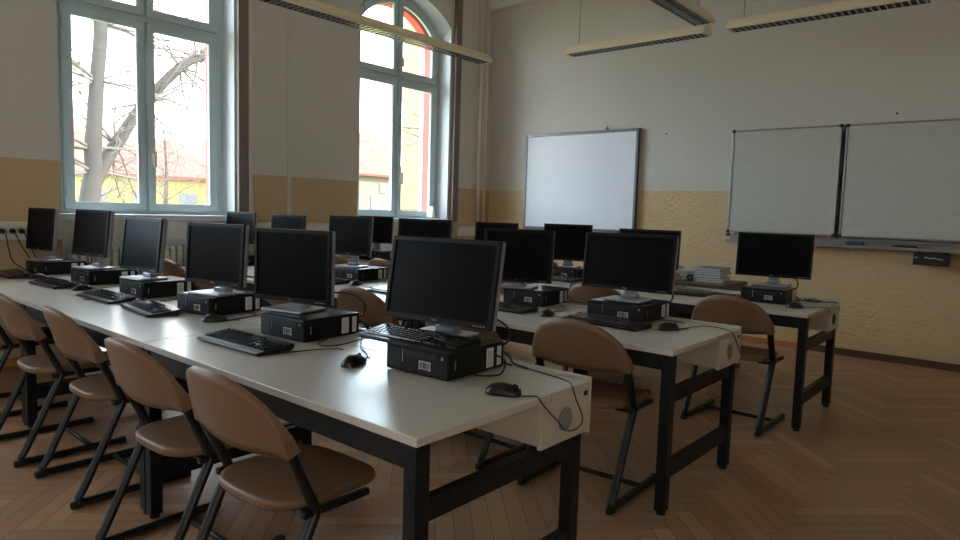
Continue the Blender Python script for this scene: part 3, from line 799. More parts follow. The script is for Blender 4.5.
# ------------------------------------------------------------------ keyboards and mice
def make_keyboard():
    t = empty('keyboard')
    b = MB()
    W, D = 0.455, 0.168
    prof = [(-D / 2, 0.002), (-D / 2 - .002, 0.007), (-D / 2 + .008, 0.0125), (-D / 2 + .030, 0.0145), (D / 2 - .012, 0.027), (D / 2, 0.026), (D / 2, 0.012), (D / 2 - .01, 0.004)]
    loops = []
    for x, sc in ((-W / 2, .90), (-W / 2 + .006, .98), (-W / 2 + .02, 1.0), (0, 1.03), (W / 2 - .02, 1.0), (W / 2 - .006, .98), (W / 2, .90)):
        loops.append([(x, y * sc, 0.003 + z * (0.75 + .25 * sc)) for y, z in prof])
    b.loft(loops, smooth=False)
    b.face([b.v(p) for p in loops[0]]); b.face([b.v(p) for p in loops[-1]])
    bmesh.ops.remove_doubles(b.bm, verts=b.bm.verts, dist=1e-5)
    b.build('housing', M['kb'], t)
    for x in (-.19, .19):
        f = MB(); f.box(x - .02, x + .02, D / 2 - .025, D / 2 - .010, 0.0, .010, .002); f.build('rubber_foot', M['foot'], t)
        f = MB(); f.box(x - .02, x + .02, -D / 2 + .012, -D / 2 + .02, 0, .006, .001); f.build('rubber_foot', M['foot'], t)
    sl = math.atan2(0.0125, D - .042)
    R = Matrix.Translation((0, -D / 2 + .030, 0.0175)) @ Matrix.Rotation(sl, 4, 'X')
    k = MB(R)
    def cap(x, y, w, d=0.0155):
        lo = [(x + .001, y, 0), (x + w - .001, y, 0), (x + w - .001, y + d, 0), (x + .001, y + d, 0)]
        hi = [(x + .0028, y + .0022, .0065), (x + w - .0028, y + .0022, .0065), (x + w - .0028, y + d - .0012, .0065), (x + .0028, y + d - .0012, .0065)]
        A = [k.v(p) for p in lo]; B = [k.v(p) for p in hi]
        for i in range(4): k.face([A[i], A[(i + 1) % 4], B[(i + 1) % 4], B[i]])
        k.face(B)
    u = 0.0187; x0 = -W / 2 + .016
    rows = [[1.25, 1.25, 1.25, 6.25, 1.25, 1.25, 1.25, 1.25], [2.25] + [1] * 10 + [2.75], [1.75] + [1] * 11 + [2.25], [1.5] + [1] * 12 + [1.5], [1] * 13 + [2]]
    for r, ws in enumerate(rows):
        x = x0
        for w_ in ws: cap(x, .002 + r * .0182, w_ * u); x += w_ * u
    xs = x0 + 15 * u + .008
    for r in (0, 1, 3, 4):
        for c in range(3):
            if r == 1 and c != 1: continue
            cap(xs + c * u, .002 + r * .0182, u)
    xn = xs + 3 * u + .008
    for r in range(5):
        for c in range(4):
            if (r == 0 and c == 1): continue
            cap(xn + c * u, .002 + r * .0182, u)
    for g in range(4):
        for c in range(4 if g else 1): cap(x0 + (g * 4.6 + c - (2.6 if g else 0)) * u, .002 + 5 * .0182 + .005, u, .013)
    k.build('keys', M['key'], t)
    c = MB(); c.tube(smooth_path([(-.05, D / 2 - .002, .018), (-.05, D / 2 + .02, .012), (-.03, D / 2 + .05, .004), (.0, D / 2 + .07, .004)], 4), .0025, 6); c.build('cord', M['cord'], t)
    return t
def make_mouse():
    t = empty('mouse')
    b = MB(); n = 20
    loops = []
    secs = [(-.057, .004, .012), (-.054, .020, .020), (-.042, .029, .030), (-.022, .032, .0375), (.0, .0315, .0385), (.022, .030, .034), (.042, .028, .026), (.053, .022, .019), (.057, .006, .012)]
    for y, hw, hh in secs:
        lp = []
        for k in range(n):
            a = 2 * PI * k / n
            z = math.sin(a)
            lp.append((hw * math.cos(a), y, (hh * z if z > 0 else .0) if z > 0 else max(-0.0, 0) + 0.0015))
        loops.append(lp)
    b.loft(loops, smooth=True); b.face([b.v(p) for p in loops[0]]); b.face([b.v(p) for p in loops[-1]])
    bmesh.ops.remove_doubles(b.bm, verts=b.bm.verts, dist=1e-5)
    b.build('body', M['mouse'], t)
    w = MB(); w.tube([(0, .036 + .009 * math.cos(a * PI / 8), .0235 + .009 * math.sin(a * PI / 8)) for a in range(17)], .0035, 8); w.build('scroll_wheel', M['foot'], t)
    s = MB(); s.box(-.0006, .0006, .016, .056, .0195, .0215, M=Matrix.Identity(4)); s.build('button_gap', M['slot'], t)
    return t
KB = [('A', 0, -1.655, 1.605, PCTOP + .0015, .055, .025), ('A', 1, -2.425, 1.385, ZT, 0.03, 0), ('A', 2, -3.52, 1.475, ZT, -.10, 0), ('A', 3, -4.09, 1.475, ZT, .03, 0), ('A', 4, -4.93, 1.46, ZT, .04, 0), ('A', 5, -5.70, 1.43, ZT, -.06, 0),
      ('B', 0, -1.71, 3.03, ZT, -.08, 0), ('B', 1, -2.41, 3.01, ZT, .0, 0), ('B', 2, -3.28, 3.0, ZT, .05, 0), ('B', 3, -4.15, 3.02, ZT, .04, 0),
      ('C', 0, -1.85, 4.70, ZT, .08, 0), ('C', 2, -3.17, 4.70, ZT, .03, 0)]
kb0 = make_keyboard(); first = True
for rk, k, x, y, z, rz, tl in KB:
    t = kb0 if first else copy_tree(kb0); first = False
    t.location = (x, y, z + .0005); t.rotation_euler = (tl, 0, rz)
    lab = 'black keyboard lying tilted on top of the nearest computer' if (rk, k) == ('A', 0) else 'black keyboard in front of the computer %s from the aisle on the %s desk row' % (ORD[k], ROWNAME[rk])
    if (rk, k) == ('C', 0): lab = 'black keyboard beside the first computer on the far desk row'
    tag(t, lab, 'keyboard', 'keyboards on the desks')
ms = [('A', 0, -1.245, 1.590, -1.15, [(-1.189, 1.606, .7435), (-1.167, 1.627, .7435), (-1.145, 1.635, .7435), (-1.136, 1.645, .722), (-1.132, 1.725, .653), (-1.131, 1.78, .607), (-1.131, 1.847, .598), (-1.131, 1.88, .625), (-1.134, 1.84, .695), (-1.136, 1.82, .735), (-1.147, 1.828, .7445), (-1.201, 1.873, .7435), (-1.362, 1.908, .7435), (-1.455, 1.925, .7435)]),
      ('A', 1, -1.87, 1.50, .35, [(-1.885, 1.558, .745), (-1.95, 1.63, .743), (-2.06, 1.69, .743), (-2.15, 1.76, .743), (-2.26, 1.86, .743), (-2.32, 1.93, .743)]),
      ('A', 2, -3.02, 1.57, -.5, [(-2.99, 1.622, .745), (-3.0, 1.68, .743), (-3.04, 1.78, .743), (-3.09, 1.93, .743)]),
      ('A', 3, -3.76, 1.53, .3, [(-3.775, 1.59, .745), (-3.82, 1.70, .743), (-3.86, 1.93, .743)]),
      ('A', 4, -4.58, 1.51, .2, [(-4.59, 1.57, .745), (-4.63, 1.7, .743), (-4.69, 1.93, .743)]),
      ('A', 5, -5.43, 1.50, .2, [(-5.44, 1.56, .745), (-5.48, 1.7, .743), (-5.52, 1.93, .743)]),
      ('B', 0, -1.405, 3.125, -.6, [(-1.372, 3.172, .745), (-1.36, 3.25, .7435), (-1.33, 3.37, .7435), (-1.25, 3.385, .7435), (-1.175, 3.34, .7435), (-1.156, 3.335, .735), (-1.150, 3.395, .67), (-1.150, 3.432, .625), (-1.151, 3.50, .58)]),
      ('B', 1, -2.075, 3.02, .25, [(-2.09, 3.077, .745), (-2.12, 3.16, .7435), (-2.11, 3.24, .7435), (-2.17, 3.33, .7435), (-2.25, 3.42, .7435)]),
      ('B', 3, -3.835, 3.09, .5, [(-3.862, 3.14, .745), (-3.90, 3.22, .7435), (-3.92, 3.32, .7435), (-3.93, 3.45, .7435)]),
      ('C', 0, -1.205, 4.60, -.5, [(-1.175, 4.652, .745), (-1.13, 4.72, .7435), (-1.07, 4.775, .7435), (-1.050, 4.80, .735), (-1.046, 4.85, .694), (-1.046, 4.95, .655)])]
mo0 = make_mouse(); first = True
for rk, k, x, y, rz, cord in ms:
    t = mo0 if first else copy_tree(mo0); first = False
    t.location = (x, y, ZT + .0008); t.rotation_euler = (0, 0, rz)
    lab = 'black mouse beside the computer %s from the aisle on the %s desk row' % (ORD[k], ROWNAME[rk])
    tag(t, lab, 'mouse', 'mice on the desks')
    Mi = (Matrix.Translation(t.location) @ Matrix.Rotation(rz, 4, 'Z')).inverted()
    c = MB(Mi); c.tube(smooth_path(cord, 5), .0022, 6); c.build('cord', M['cord'], t)

# loose cables and odd bits on the desks
def cable(pts, r, label, m=None, sub=6):
    c = MB(); c.tube(smooth_path(pts, sub), r, 6); o = c.build('cable', m or M['cord']); tag(o, label, 'cable'); return o
cable([(-1.452, 1.80, .80), (-1.40, 1.79, .79), (-1.388, 1.755, .752), (-1.42, 1.72, .7445), (-1.445, 1.70, .7445), (-1.46, 1.695, .746)], .0035, 'black cable looping at the side of the nearest computer')
cable([(-2.30, 1.70, .744), (-2.25, 1.62, .744), (-2.19, 1.60, .744), (-2.17, 1.68, .744), (-2.20, 1.78, .744), (-2.25, 1.90, .7445)], .0025, 'thin black cable curled beside the second computer of the nearest row')
cable([(-1.25, 4.98, .77), (-1.20, 5.02, .745), (-1.16, 5.09, .7445), (-1.20, 5.12, .752), (-1.24, 5.08, .760), (-1.20, 5.03, .7505), (-1.12, 5.10, .7445), (-1.07, 5.13, .7445)], .0032, 'black cable coiled beside the first computer of the far row')
t = MB(); t.bm.free(); t.bm = bmesh.new()
N = 8
grid = [[t.v((-3.74 + .22 * i / N + .03 * math.sin(j * .9), 3.06 + .24 * j / N, ZT + .003 + .006 * abs(math.sin(i * 1.3 + j * .7)))) for j in range(N + 1)] for i in range(N + 1)]
for i in range(N):
    for j in range(N): t.face([grid[i][j], grid[i + 1][j], grid[i + 1][j + 1], grid[i][j + 1]], 0, True)
o = t.build('paper_sheet', M['paper']); tag(o, 'crumpled white sheet on the middle desk row beside the fourth computer', 'paper')
md = o.modifiers.new('thick', 'SOLIDIFY'); md.thickness = .0008
def blob(name, c, r, m, label, cat, seed):
    rng = random.Random(seed); b = MB()
    bmesh.ops.create_icosphere(b.bm, subdivisions=3, radius=1.0)
    for v in b.bm.verts:
        q = v.co.copy(); k = 1 + .18 * math.sin(7 * q.x + seed) * math.sin(6 * q.y + 1.3 * seed) + .1 * math.sin(11 * q.z + q.x * 5)
        z = q.z * r[2] * k
        v.co = Vector((c[0] + q.x * r[0] * k, c[1] + q.y * r[1] * k, c[2] + r[2] * .55 + max(z, -r[2] * .55)))
    for f in b.bm.faces: f.smooth = True
    o = b.build(name, m); tag(o, label, cat); return o
blob('cloth', (-3.30, 4.855, PCTOP + .001), (.055, .04, .03), M['purple'], 'small crumpled purple cloth on the third computer of the far row', 'cloth', 2)

# ------------------------------------------------------------------ teacher's desk with books behind the far row
t = empty('teacher_desk', (-1.95, 5.30, 0)); tag(t, 'dark brown wooden desk with book stacks behind the far desk row', 'desk')
MB().box(-1.30, 0.0, -0.01, 0.62, .735, .765, .004).build('desktop', M['deskwood'], t)
MB().box(-0.04, -0.015, 0.01, 0.60, .0, .734, .002).build('side_panel', M['deskwood'], t)
MB().box(-1.285, -1.26, 0.01, 0.60, .0, .734, .002).build('side_panel', M['deskwood'], t)
MB().box(-1.259, -0.041, 0.03, 0.05, .25, .734, .002).build('front_panel', M['deskdark'], t)
MB().box(-1.259, -0.90, 0.06, 0.58, .50, .734, .002).build('drawer', M['deskwood'], t)
def book(x, y, z, w, d, h, rz, m, label, group):
    t = empty('book', (x, y, z), rz); tag(t, label, 'book', group)
    MB().box(-w / 2 + .003, w / 2 - .003, -d / 2 + .003, d / 2 - .004, .002, h - .002).build('pages', M['paper'], t)
    c = MB(); c.box(-w / 2, w / 2, -d / 2, d / 2, 0, .002); c.box(-w / 2, w / 2, -d / 2, d / 2, h - .002, h); c.box(-w / 2, w / 2, d / 2 - .003, d / 2, .0, h)
    c.build('cover', m, t)
ZD = .766
z = ZD
names = ['lowest', 'second from the bottom', 'third from the bottom', 'fourth from the bottom', 'fifth from the bottom', 'topmost']
rng = random.Random(5)
for i, (h, m, cn) in enumerate(((.020, 'bookpale', 'pale'), (.018, 'bookpale', 'pale'), (.024, 'bookteal', 'teal'), (.018, 'bookpale', 'pale'), (.020, 'bookblue', 'blue'), (.020, 'bookblue', 'blue'))):
    book(-2.155 + rng.uniform(-.012, .012), 5.62 + rng.uniform(-.01, .01), z, .22, .30, h, .10 + rng.uniform(-.08, .08), M[m], '%s book, %s of the right stack on the brown desk' % (cn, names[i]), 'right book stack'); z += h + .0006
z = ZD
for i, (h, m, cn, w) in enumerate(((.030, 'booktan', 'tan', .23), (.032, 'booktan', 'tan', .22), (.012, 'paper', 'white', .21), (.010, 'paper', 'white', .21), (.022, 'bookblue', 'blue', .13))):
    nm = ['lowest', 'second from the bottom', 'third from the bottom', 'fourth from the bottom', 'topmost'][i]
    book(-2.47 + rng.uniform(-.012, .012) - (.03 if i == 4 else 0), 5.60, z, w, .30 if i < 4 else .2, h, PI - .05 + rng.uniform(-.08, .08), M[m], '%s book, %s of the left stack on the brown desk' % (cn, nm), 'left book stack'); z += h + .0006
t = empty('tape_roll', (-2.295, 5.48, ZD + .030)); tag(t, 'black tape roll standing between the two book stacks', 'tape')
r = MB(); r.tube([(.021 * math.cos(k * PI / 10), 0, .021 * math.sin(k * PI / 10)) for k in range(21)], .009, 8, caps=False); r.build('roll', M['blackplastic'], t)

# ------------------------------------------------------------------ boards on the front wall
t = empty('projection_board', (-4.567, YF, 1.10)); tag(t, 'bluish white projection board in a grey frame, left on the front wall', 'board')
W, H = 0.835, 1.25
MB().box(-W + .03, W - .03, -0.035, -0.012, .03, H - .03).build('surface', M['smart'], t)
for nm, b in (('side_frame', (-W, -W + .032, -.045, -.004, 0, H)), ('side_frame', (W - .032, W, -.055, -.004, 0, H)), ('top_frame', (-W + .033, W - .033, -.045, -.004, H - .034, H)), ('bottom_frame', (-W + .033, W - .033, -.045, -.004, 0, .034))):
    MB().box(*b, .004).build(nm, M['aludark'], t)
MB().box(-W + .035, -W + .10, -.0465, -.045, H - .026, H - .008).build('sticker', M['label'], t)
h = MB(); h.box(.38, .405, -.05, -.0, H, H + .02, .003); h.cyl((.39, -.03, H + .015), (.39, -.03, H + .05), .006, n=8); h.cyl((.375, -.03, H + .035), (.41, -.03, H + .035), .005, n=8); h.build('hook', M['aludark'], t)

t = empty('whiteboard', (0, YF, 0)); tag(t, 'large grey-white folding whiteboard with two panels and tray, right on the front wall', 'whiteboard')
def wb_panel(x0, x1, z0, z1, nm):
    p = MB().box(x0 + .012, x1 - .012, -.075, -.052, z0 + .012, z1 - .012).build(nm, M['wb'], t)
    for nn, b in (('edge_frame', (x0, x0 + .016, -.082, -.046, z0, z1)), ('edge_frame', (x1 - .016, x1, -.082, -.046, z0, z1)), ('edge_frame', (x0 + .017, x1 - .017, -.082, -.046, z1 - .016, z1)), ('edge_frame', (x0 + .017, x1 - .017, -.082, -.046, z0, z0 + .016))):
        MB().box(*b, .003).build(nn, M['alu'], p)
    for cx in (x0, x1):
        for cz in (z0, z1):
            MB().box(cx - .006 if cx == x0 else cx - .026, cx + .026 if cx == x0 else cx + .006, -.088, -.044, cz - .006 if cz == z0 else cz - .026, cz + .026 if cz == z0 else cz + .006, .005).build('corner_cap', M['blackplastic'], p)
wb_panel(-2.615, -1.565, 1.170, 2.248, 'wing_panel')
wb_panel(-1.527, 0.56, 1.165, 2.246, 'centre_panel')
b = MB()
for z in (1.30, 1.70, 2.10): b.cyl((-1.546, -.062, z - .08), (-1.546, -.062, z + .08), .010, n=10)
b.build('hinge', M['blackplastic'], t)
MB().box(-1.551, -1.541, -.052, -.030, 1.14, 2.25, .002).build('hinge_strip', M['blackplastic'], t)
b = MB(); b.box(-2.595, 0.55, -.045, -.001, 1.128, 1.150, .003); b.box(-1.50, 0.55, -.044, -.001, 1.60, 1.66, .003); b.box(-1.50, -1.44, -.0435, -.0005, 1.151, 2.2); b.box(-2.55, -2.5, -.043, -.0, 1.14, 1.35); b.build('carrier_rail', M['alu'], t)
tr = MB(); tr.box(-2.60, 0.56, -.155, -.001, 1.066, 1.078, .003); tr.box(-2.60, 0.56, -.158, -.148, 1.066, 1.095, .003); tr.box(-2.60, 0.56, -.02, -.002, 1.078, 1.126, .002)
tr.build('tray', M['aludark'] if False else M['alu'], t)
for z in (1.075, 1.14):
    MB().box(-2.622, -2.598, -.09, -.02, z - .014, z + .014, .005).build('end_cap', M['blackplastic'], t)
# things on the tray
t = empty('board_eraser', (-1.36, YF - .095, 1.0785)); tag(t, 'blue-grey board eraser on the whiteboard tray below the panel joint', 'eraser')
MB().box(-.10, .06, -.03, .03, 0, .02, .004).build('felt', M['blackplastic'], t); MB().box(-.095, .055, -.028, .028, .0205, .05, .008).build('grip', M['bluegrey'], t)
t = empty('board_marker', (-1.27, YF - .13, 1.0865)); tag(t, 'black marker lying on the tray next to the eraser', 'marker')
c = MB(); c.cyl((-.03, 0, 0), (.055, .005, 0), .008, n=12); c.build('barrel', M['blackplastic'], t); c = MB(); c.cyl((.0555, .005, 0), (.10, .008, 0), .009, n=12); c.build('cap', M['bluegrey'], t)
t = empty('flat_eraser', (-.97, YF - .10, 1.0785)); tag(t, 'flat black eraser alone on the whiteboard tray', 'eraser')
MB().box(-.095, .095, -.03, .03, 0, .012, .003).build('felt', M['aludark'], t); MB().box(-.095, .095, -.03, .03, .0122, .034, .005).build('grip', M['blackplastic'], t)
t = empty('storage_box', (-.755, YF - .11, .945)); tag(t, 'small black box hanging under the whiteboard tray with a pale mark', 'box')
b = MB(); b.box(-.135, .135, -.045, .045, 0, .012, .003); b.box(-.135, .135, -.045, -.035, .011, .108, .003); b.box(-.135, .135, .035, .045, .011, .108, .003); b.box(-.135, -.125, -.034, .034, .011, .108, .002); b.box(.125, .135, -.034, .034, .011, .108, .002)
b.build('body', M['blackplastic'], t)
b = MB(); b.tube(smooth_path([(-.05, -.0455, .066), (-.03, -.0455, .071), (-.012, -.0455, .062), (.02, -.0455, .068), (.05, -.0455, .060), (.09, -.0455, .058)], 4), .004, 6, flat=.5); b.tube(smooth_path([(-.125, -.0455, .064), (-.112, -.0455, .07), (-.10, -.0455, .06)], 4), .004, 6); b.build('mark', M['label'], t)
b = MB(); b.box(-.11, -.09, .02, .05, .10, .121); b.box(.09, .11, .02, .05, .10, .121); b.build('bracket', M['blackplastic'], t)
for x, z, lab in ((-3.40, 2.262, 'small dark nail in the wall right of the projection board'), (-1.13, 2.33, 'small dark nail in the wall above the whiteboard')):
    n = MB(); n.cyl((x, YF + .005, z), (x, YF - .02, z), .004, n=8); n.cyl((x, YF - .02, z), (x, YF - .023, z), .010, n=10); o = n.build('nail', M['blackplastic']); tag(o, lab, 'nail')

# ------------------------------------------------------------------ hanging lamps
def make_lamp(L):
    t = empty('pendant_lamp')       # along local X, bottom at z = 0
    h = L / 2
    b = MB()
    out = [(-.080, 0), (-.094, .012), (-.094, .032), (-.052, .088), (.052, .088), (.094, .032), (.094, .012), (.080, 0)]
    inn = [(.076, .002), (.088, .014), (.088, .030), (.048, .083), (-.048, .083), (-.088, .030), (-.088, .014), (-.076, .002)]
    poly = out + inn
    b.prism(poly, lambda u, v, w: (w, u, v), -h + .006, h - .006)
    b.build('housing', M['lampbody'], t)
    for s in (-1, 1):
        e = MB(); x = s * h
        e.prism([(-.083, -.002), (-.097, .011), (-.097, .033), (-.053, .091), (.053, .091), (.097, .033), (.097, .011), (.083, -.002)], lambda u, v, w: (w, u, v), min(x, x - s * .007), max(x, x - s * .007))
        e.build('end_cap', M['lampbody'], t)
    l = MB()
    for s in (-1, 1):
        l.box(-h + .008, h - .008, s * .0735 - .0015, s * .0735 + .0015, .001, .034)
    l.box(-h + .008, h - .008, -.0015, .0015, .001, .034)
    n = int(L / .052)
    for k in range(n):
        x = -h + .03 + k * (L - .06) / (n - 1)
        l.prism([(-.0075, .001), (.0075, .001), (.0012, .033), (-.0012, .033)], lambda u, v, w: (x + u, w, v), -.0715, .0715)
    l.build('louvre', M['louvre'], t)
    MB().box(-h + .009, h - .009, -.046, .046, .072, .082).build('inner_tray', M['lampin'], t)
    for y in (-.037, .037):
        c = MB(); c.cyl((-h + .02, y, .052), (h - .02, y, .052), .013, n=10); c.build('tube', M['tubelamp'], t)
    for x in (-h + .12, h - .12):
        c = MB(); c.cyl((x, 0, .087), (x, 0, ZC - 2.9), .004, n=8); c.cyl((x, 0, .087), (x, 0, .10), .012, n=10); c.build('suspension_rod', M['alu'], t)
    return t
lamp0 = make_lamp(1.54)
LAMPS = [(-4.735, 4.765, 2.9, PI / 2, 'cream louvred pendant lamp along the window wall, farther of the joined pair'),
         (-4.735, 3.215, 2.9, PI / 2, 'cream louvred pendant lamp along the window wall, nearer of the joined pair'),
         (-2.28, 4.67, 2.9, PI / 2, 'cream louvred pendant lamp pointing at the front wall, cut by the top edge'),
         (-3.33, 6.20, 3.03, 0, 'cream louvred pendant lamp above the projection board'),
         (-1.58, 6.20, 3.03, 0, 'cream louvred pendant lamp above the whiteboard')]
for i, (x, y, z, rz, lab) in enumerate(LAMPS):
    t = lamp0 if i == 0 else copy_tree(lamp0)
    t.location = (x, y, z); t.rotation_euler = (0, 0, rz); tag(t, lab, 'lamp', 'louvred pendant lamps')
    if z > 2.95:
        for c in t.children:
            if c.name.startswith('suspension_rod'):
                c.data = c.data.copy()
                for v in c.data.vertices:
                    if v.co.z > 1: v.co.z = ZC - z

# ------------------------------------------------------------------ outside the windows
GZ = -4.5
o = MB().box(-120, XW - 0.8, -60, 120, GZ - .2, GZ).build('ground_outside', M['grass']); struct(o)
def limb(mb, p, d, L, r, depth, rng, spread=.55, droop=0.0):
    pts = [p]; rad = [r]; n = 4
    q = p.copy(); dd = d.normalized()
    for i in range(n):
        dd = (dd + Vector((rng.uniform(-1, 1), rng.uniform(-1, 1), rng.uniform(-1, 1))) * .16 + Vector((0, 0, -droop))).normalized()
        q = q + dd * (L / n); pts.append(q.copy()); rad.append(max(.004, r * (1 - .55 * (i + 1) / n)))
    mb.tube(pts, rad, 6 if r > .03 else 4)
    if depth <= 0: return
    for k in range(rng.choice((2, 3, 3))):
        i = rng.randint(1, n)
        nd = (dd + Vector((rng.uniform(-1, 1), rng.uniform(-1, 1), rng.uniform(-.7, 1))) * spread).normalized()
        limb(mb, pts[i], nd, L * rng.uniform(.55, .8), rad[i] * .62, depth - 1, rng, spread, droop)
def tree(base, trunks, label, seed, twigs, depth=3, r0=.02):
    rng = random.Random(seed)
    t = empty('bare_tree', base); tag(t, label, 'tree', 'bare trees outside')
    Mi = Matrix.Translation(base).inverted()
    b = MB(Mi)
    for pts, rad in trunks:
        sp = smooth_path(pts, 5); R = []
        for i in range(len(sp)):
            u = i / (len(sp) - 1) * (len(rad) - 1); k = min(int(u), len(rad) - 2); R.append(rad[k] + (rad[k + 1] - rad[k]) * (u - k))
        b.tube(sp, R, 12)
    b.build('trunk', M['bark'], t)
    c = MB(Mi)
    for (p, d, L, r) in twigs: limb(c, Vector(p), Vector(d), L, r, depth, rng, droop=.05)
    c.build('branches', M['twig'], t)
    return t
rng = random.Random(21)
stem = [(-15.2, 4.85, GZ), (-15.1, 4.95, -1), (-15, 5.08, 1.0), (-15, 5.20, 1.9), (-15, 5.20, 2.35), (-15, 5.30, 3.75), (-15, 5.40, 4.9), (-15, 5.45, 7.5)]
fork = [(-15, 5.16, 1.55), (-15.1, 5.42, 2.05), (-15.3, 5.75, 2.5), (-15.5, 6.45, 3.5), (-15.6, 7.30, 4.45), (-15.7, 7.75, 4.75), (-15.9, 8.6, 5.2)]
tw = []
for p in stem[3:]:
    for _ in range(7): tw.append((p, (rng.uniform(-.5, .6), rng.choice((-1, 1)) * rng.uniform(.5, 1), rng.uniform(-.2, .6)), rng.uniform(1.0, 1.9), .035))
for p in fork[2:]:
    for _ in range(8): tw.append((p, (rng.uniform(-.6, .6), rng.uniform(-.6, 1), rng.uniform(-.9, .9)), rng.uniform(.8, 1.6), .03))
tree((-15.2, 4.85, GZ), [(stem, [.25, .22, .21, .17, .165, .14, .135, .10]), (fork, [.16, .15, .14, .12, .115, .10, .07])], 'thick forked bare tree close outside the large window', 4, tw)
for (x, y, top, seed, lab) in ((-26, 11.5, 4.2, 11, 'slender bare tree behind the forked one, in the large window\'s right pane'),
                               (-24, 8.3, 4.0, 12, 'small bare tree behind the forked trunk, in the large window\'s left pane'),
                               (-17, 17.4, 7.8, 13, 'bare tree with long branches outside the far window')):
    st = [(x, y, GZ), (x, y + .1, -1), (x + .1, y, 1.0), (x, y + .1, top * .6), (x, y, top)]
    rg = random.Random(seed); tw = []
    for k in range(16):
        z = rg.uniform(-.8, top * .95); tw.append(((x, y + .05, z), (rg.uniform(-1, 1), rg.uniform(-1, 1), rg.uniform(.1, 1.0)), rg.uniform(1.0, 2.2), .03 if seed != 13 else .05))
    tree((x, y, GZ), [(st, [.13, .11, .09, .06, .02])], lab, seed, tw, 3)

def building(name, x0, x1, y0, y1, zw, zr, wallm, label, wins=(), ridge='y'):
    t = empty(name, ((x0 + x1) / 2, (y0 + y1) / 2, GZ)); tag(t, label, 'building')
    Mi = Matrix.Translation(t.location).inverted()
    MB(Mi).box(x0, x1, y0, y1, GZ, zw).build('walls', wallm, t)
    r = MB(Mi); e = .5; xm = (x0 + x1) / 2
    if zr > zw:
        poly = [(x0 - e, zw), (x1 + e, zw), (x1 + e, zw + .2), (xm, zr), (x0 - e, zw + .2)]
        r.prism(poly, lambda u, v, w: (u, w, v), y0 - .4, y1 + .4); r.build('roof', M['rooftile'], t)
        c = MB(Mi); c.box(xm - .5, xm + .5, y0 + (y1 - y0) * .4, y0 + (y1 - y0) * .4 + .8, zr - 1.2, zr + .9); c.build('chimney', M['brick_red'], t)
    for (wy, wz, ww, wh) in wins:
        f = MB(Mi); f.box(x1, x1 + .06, wy - ww / 2, wy + ww / 2, wz, wz + wh); f = f.build('window', M['render_white'], t)
        for k in range(2):
            p = MB(Mi); a = wy - ww / 2 + .08 + k * (ww / 2 - .03); p.box(x1 + .055, x1 + .075, a, a + ww / 2 - .13, wz + .1, wz + wh - .1); p.build('pane', M['winpane'], f)
building('house', -56, -46, 8, 27, 2.9, 6.0, M['render_yellow'], 'yellow house with red tiled roof seen through the large window', [(y, z, 1.3, 1.6) for y in (13, 16, 19, 22) for z in (-2.6, .4)])
building('house', -60, -50, 37.5, 46.2, 4.4, 9.2, M['render_white'], 'white house with red roof seen low in the far window', [(y, z, 1.4, 1.5) for y in (39.5, 42.6, 45) for z in (-2.2, 1.0)] + [(43.4, 2.85, .9, .9)])
building('school_wing', -34, -20, 31.2, 52, 19, 19, M['render_yellow'], 'tall yellow wing of the building filling the right pane of the far window')

# ------------------------------------------------------------------ light, sky
w = bpy.data.worlds.new('sky'); SC.world = w; w.use_nodes = True
nt = w.node_tree; bg = nt.nodes['Background']
tc = nt.nodes.new('ShaderNodeTexCoord')
cn = noise_node(nt, 3.5, 6, tc.outputs['Generated'], 0.6)
rp = nt.nodes.new('ShaderNodeValToRGB'); rp.color_ramp.elements[0].position = .40; rp.color_ramp.elements[1].position = .62
nt.links.new(cn.outputs['Fac'], rp.inputs['Fac'])
nt.links.new(mix_rgb(nt, rp.outputs['Color'], (0.62, 0.83, 1.0, 1), (0.97, 0.99, 1.0, 1)), bg.inputs['Color'])
bg.inputs['Strength'].default_value = 1.0
sun = bpy.data.lights.new('sun', 'SUN'); sun.energy = 0.8; sun.angle = math.radians(2); sun.color = (1.0, .90, .74)
so = bpy.data.objects.new('sun', sun); COL.objects.link(so); so.rotation_euler = Vector((-0.60, -0.55, -0.60)).to_track_quat('-Z', 'Y').to_euler()
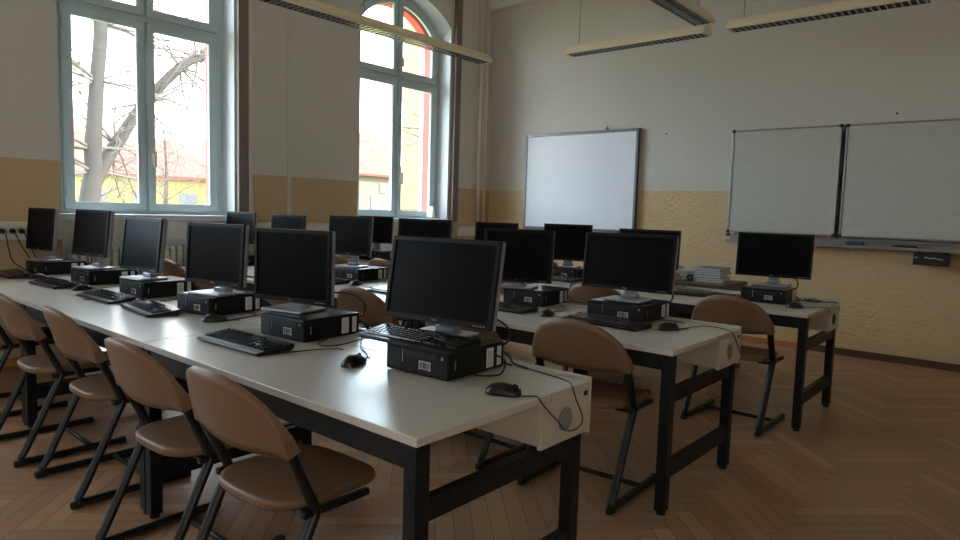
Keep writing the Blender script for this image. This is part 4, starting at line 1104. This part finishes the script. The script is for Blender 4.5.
for i, (a, b) in enumerate(ADDED_SIDE):
    l = bpy.data.lights.new('window_portal', 'AREA'); l.shape = 'RECTANGLE'; l.size = 1.3; l.size_y = 2.6
    l.cycles.is_portal = True
    o = bpy.data.objects.new('window_portal', l); COL.objects.link(o); o.location = (XR + .32, (a + b) / 2, 2.3)
    o.rotation_euler = Vector((-1, 0, 0)).to_track_quat('-Z', 'Z').to_euler()
for i, yc in enumerate(WINS):
    l = bpy.data.lights.new('window_portal', 'AREA'); l.shape = 'RECTANGLE'; l.size = 1.5; l.size_y = 2.8
    l.cycles.is_portal = True
    o = bpy.data.objects.new('window_portal', l); COL.objects.link(o); o.location = (XW - .62, yc, 2.58)
    o.rotation_euler = Vector((1, 0, 0)).to_track_quat('-Z', 'Z').to_euler()

# ------------------------------------------------------------------ camera
F, YAW, PITCH, ROLL, CH_ = 658.36, .7065, .0883, .0295, 1.3071
fw = Vector((-math.sin(YAW) * math.cos(PITCH), math.cos(YAW) * math.cos(PITCH), -math.sin(PITCH)))
r0 = Vector((math.cos(YAW), math.sin(YAW), 0)); u0 = r0.cross(fw)
rr = r0 * math.cos(ROLL) + u0 * math.sin(ROLL); uu = -r0 * math.sin(ROLL) + u0 * math.cos(ROLL)
cam = bpy.data.cameras.new('camera'); co = bpy.data.objects.new('camera', cam); COL.objects.link(co)
cam.sensor_fit = 'HORIZONTAL'; cam.sensor_width = 36; cam.lens = F / 960 * 36; cam.clip_start = .05; cam.clip_end = 400
co.matrix_world = Matrix(((rr.x, uu.x, -fw.x, 0), (rr.y, uu.y, -fw.y, 0), (rr.z, uu.z, -fw.z, CH_), (0, 0, 0, 1)))
SC.camera = co
vs = SC.view_settings
vs.view_transform = 'Standard'; vs.look = 'None'; vs.gamma = 1.0; vs.use_curve_mapping = False
vs.exposure = 3.88
cy = SC.cycles
cy.use_denoising = True; cy.max_bounces = 12; cy.diffuse_bounces = 8; cy.glossy_bounces = 4; cy.transparent_max_bounces = 16
cy.caustics_reflective = False; cy.caustics_refractive = False; cy.sample_clamp_indirect = 6.0

for o in SC.objects:
    if o.get('label') and not 4 <= len(o['label'].split()) <= 16: print('LABEL LEN', len(o['label'].split()), o['label'])
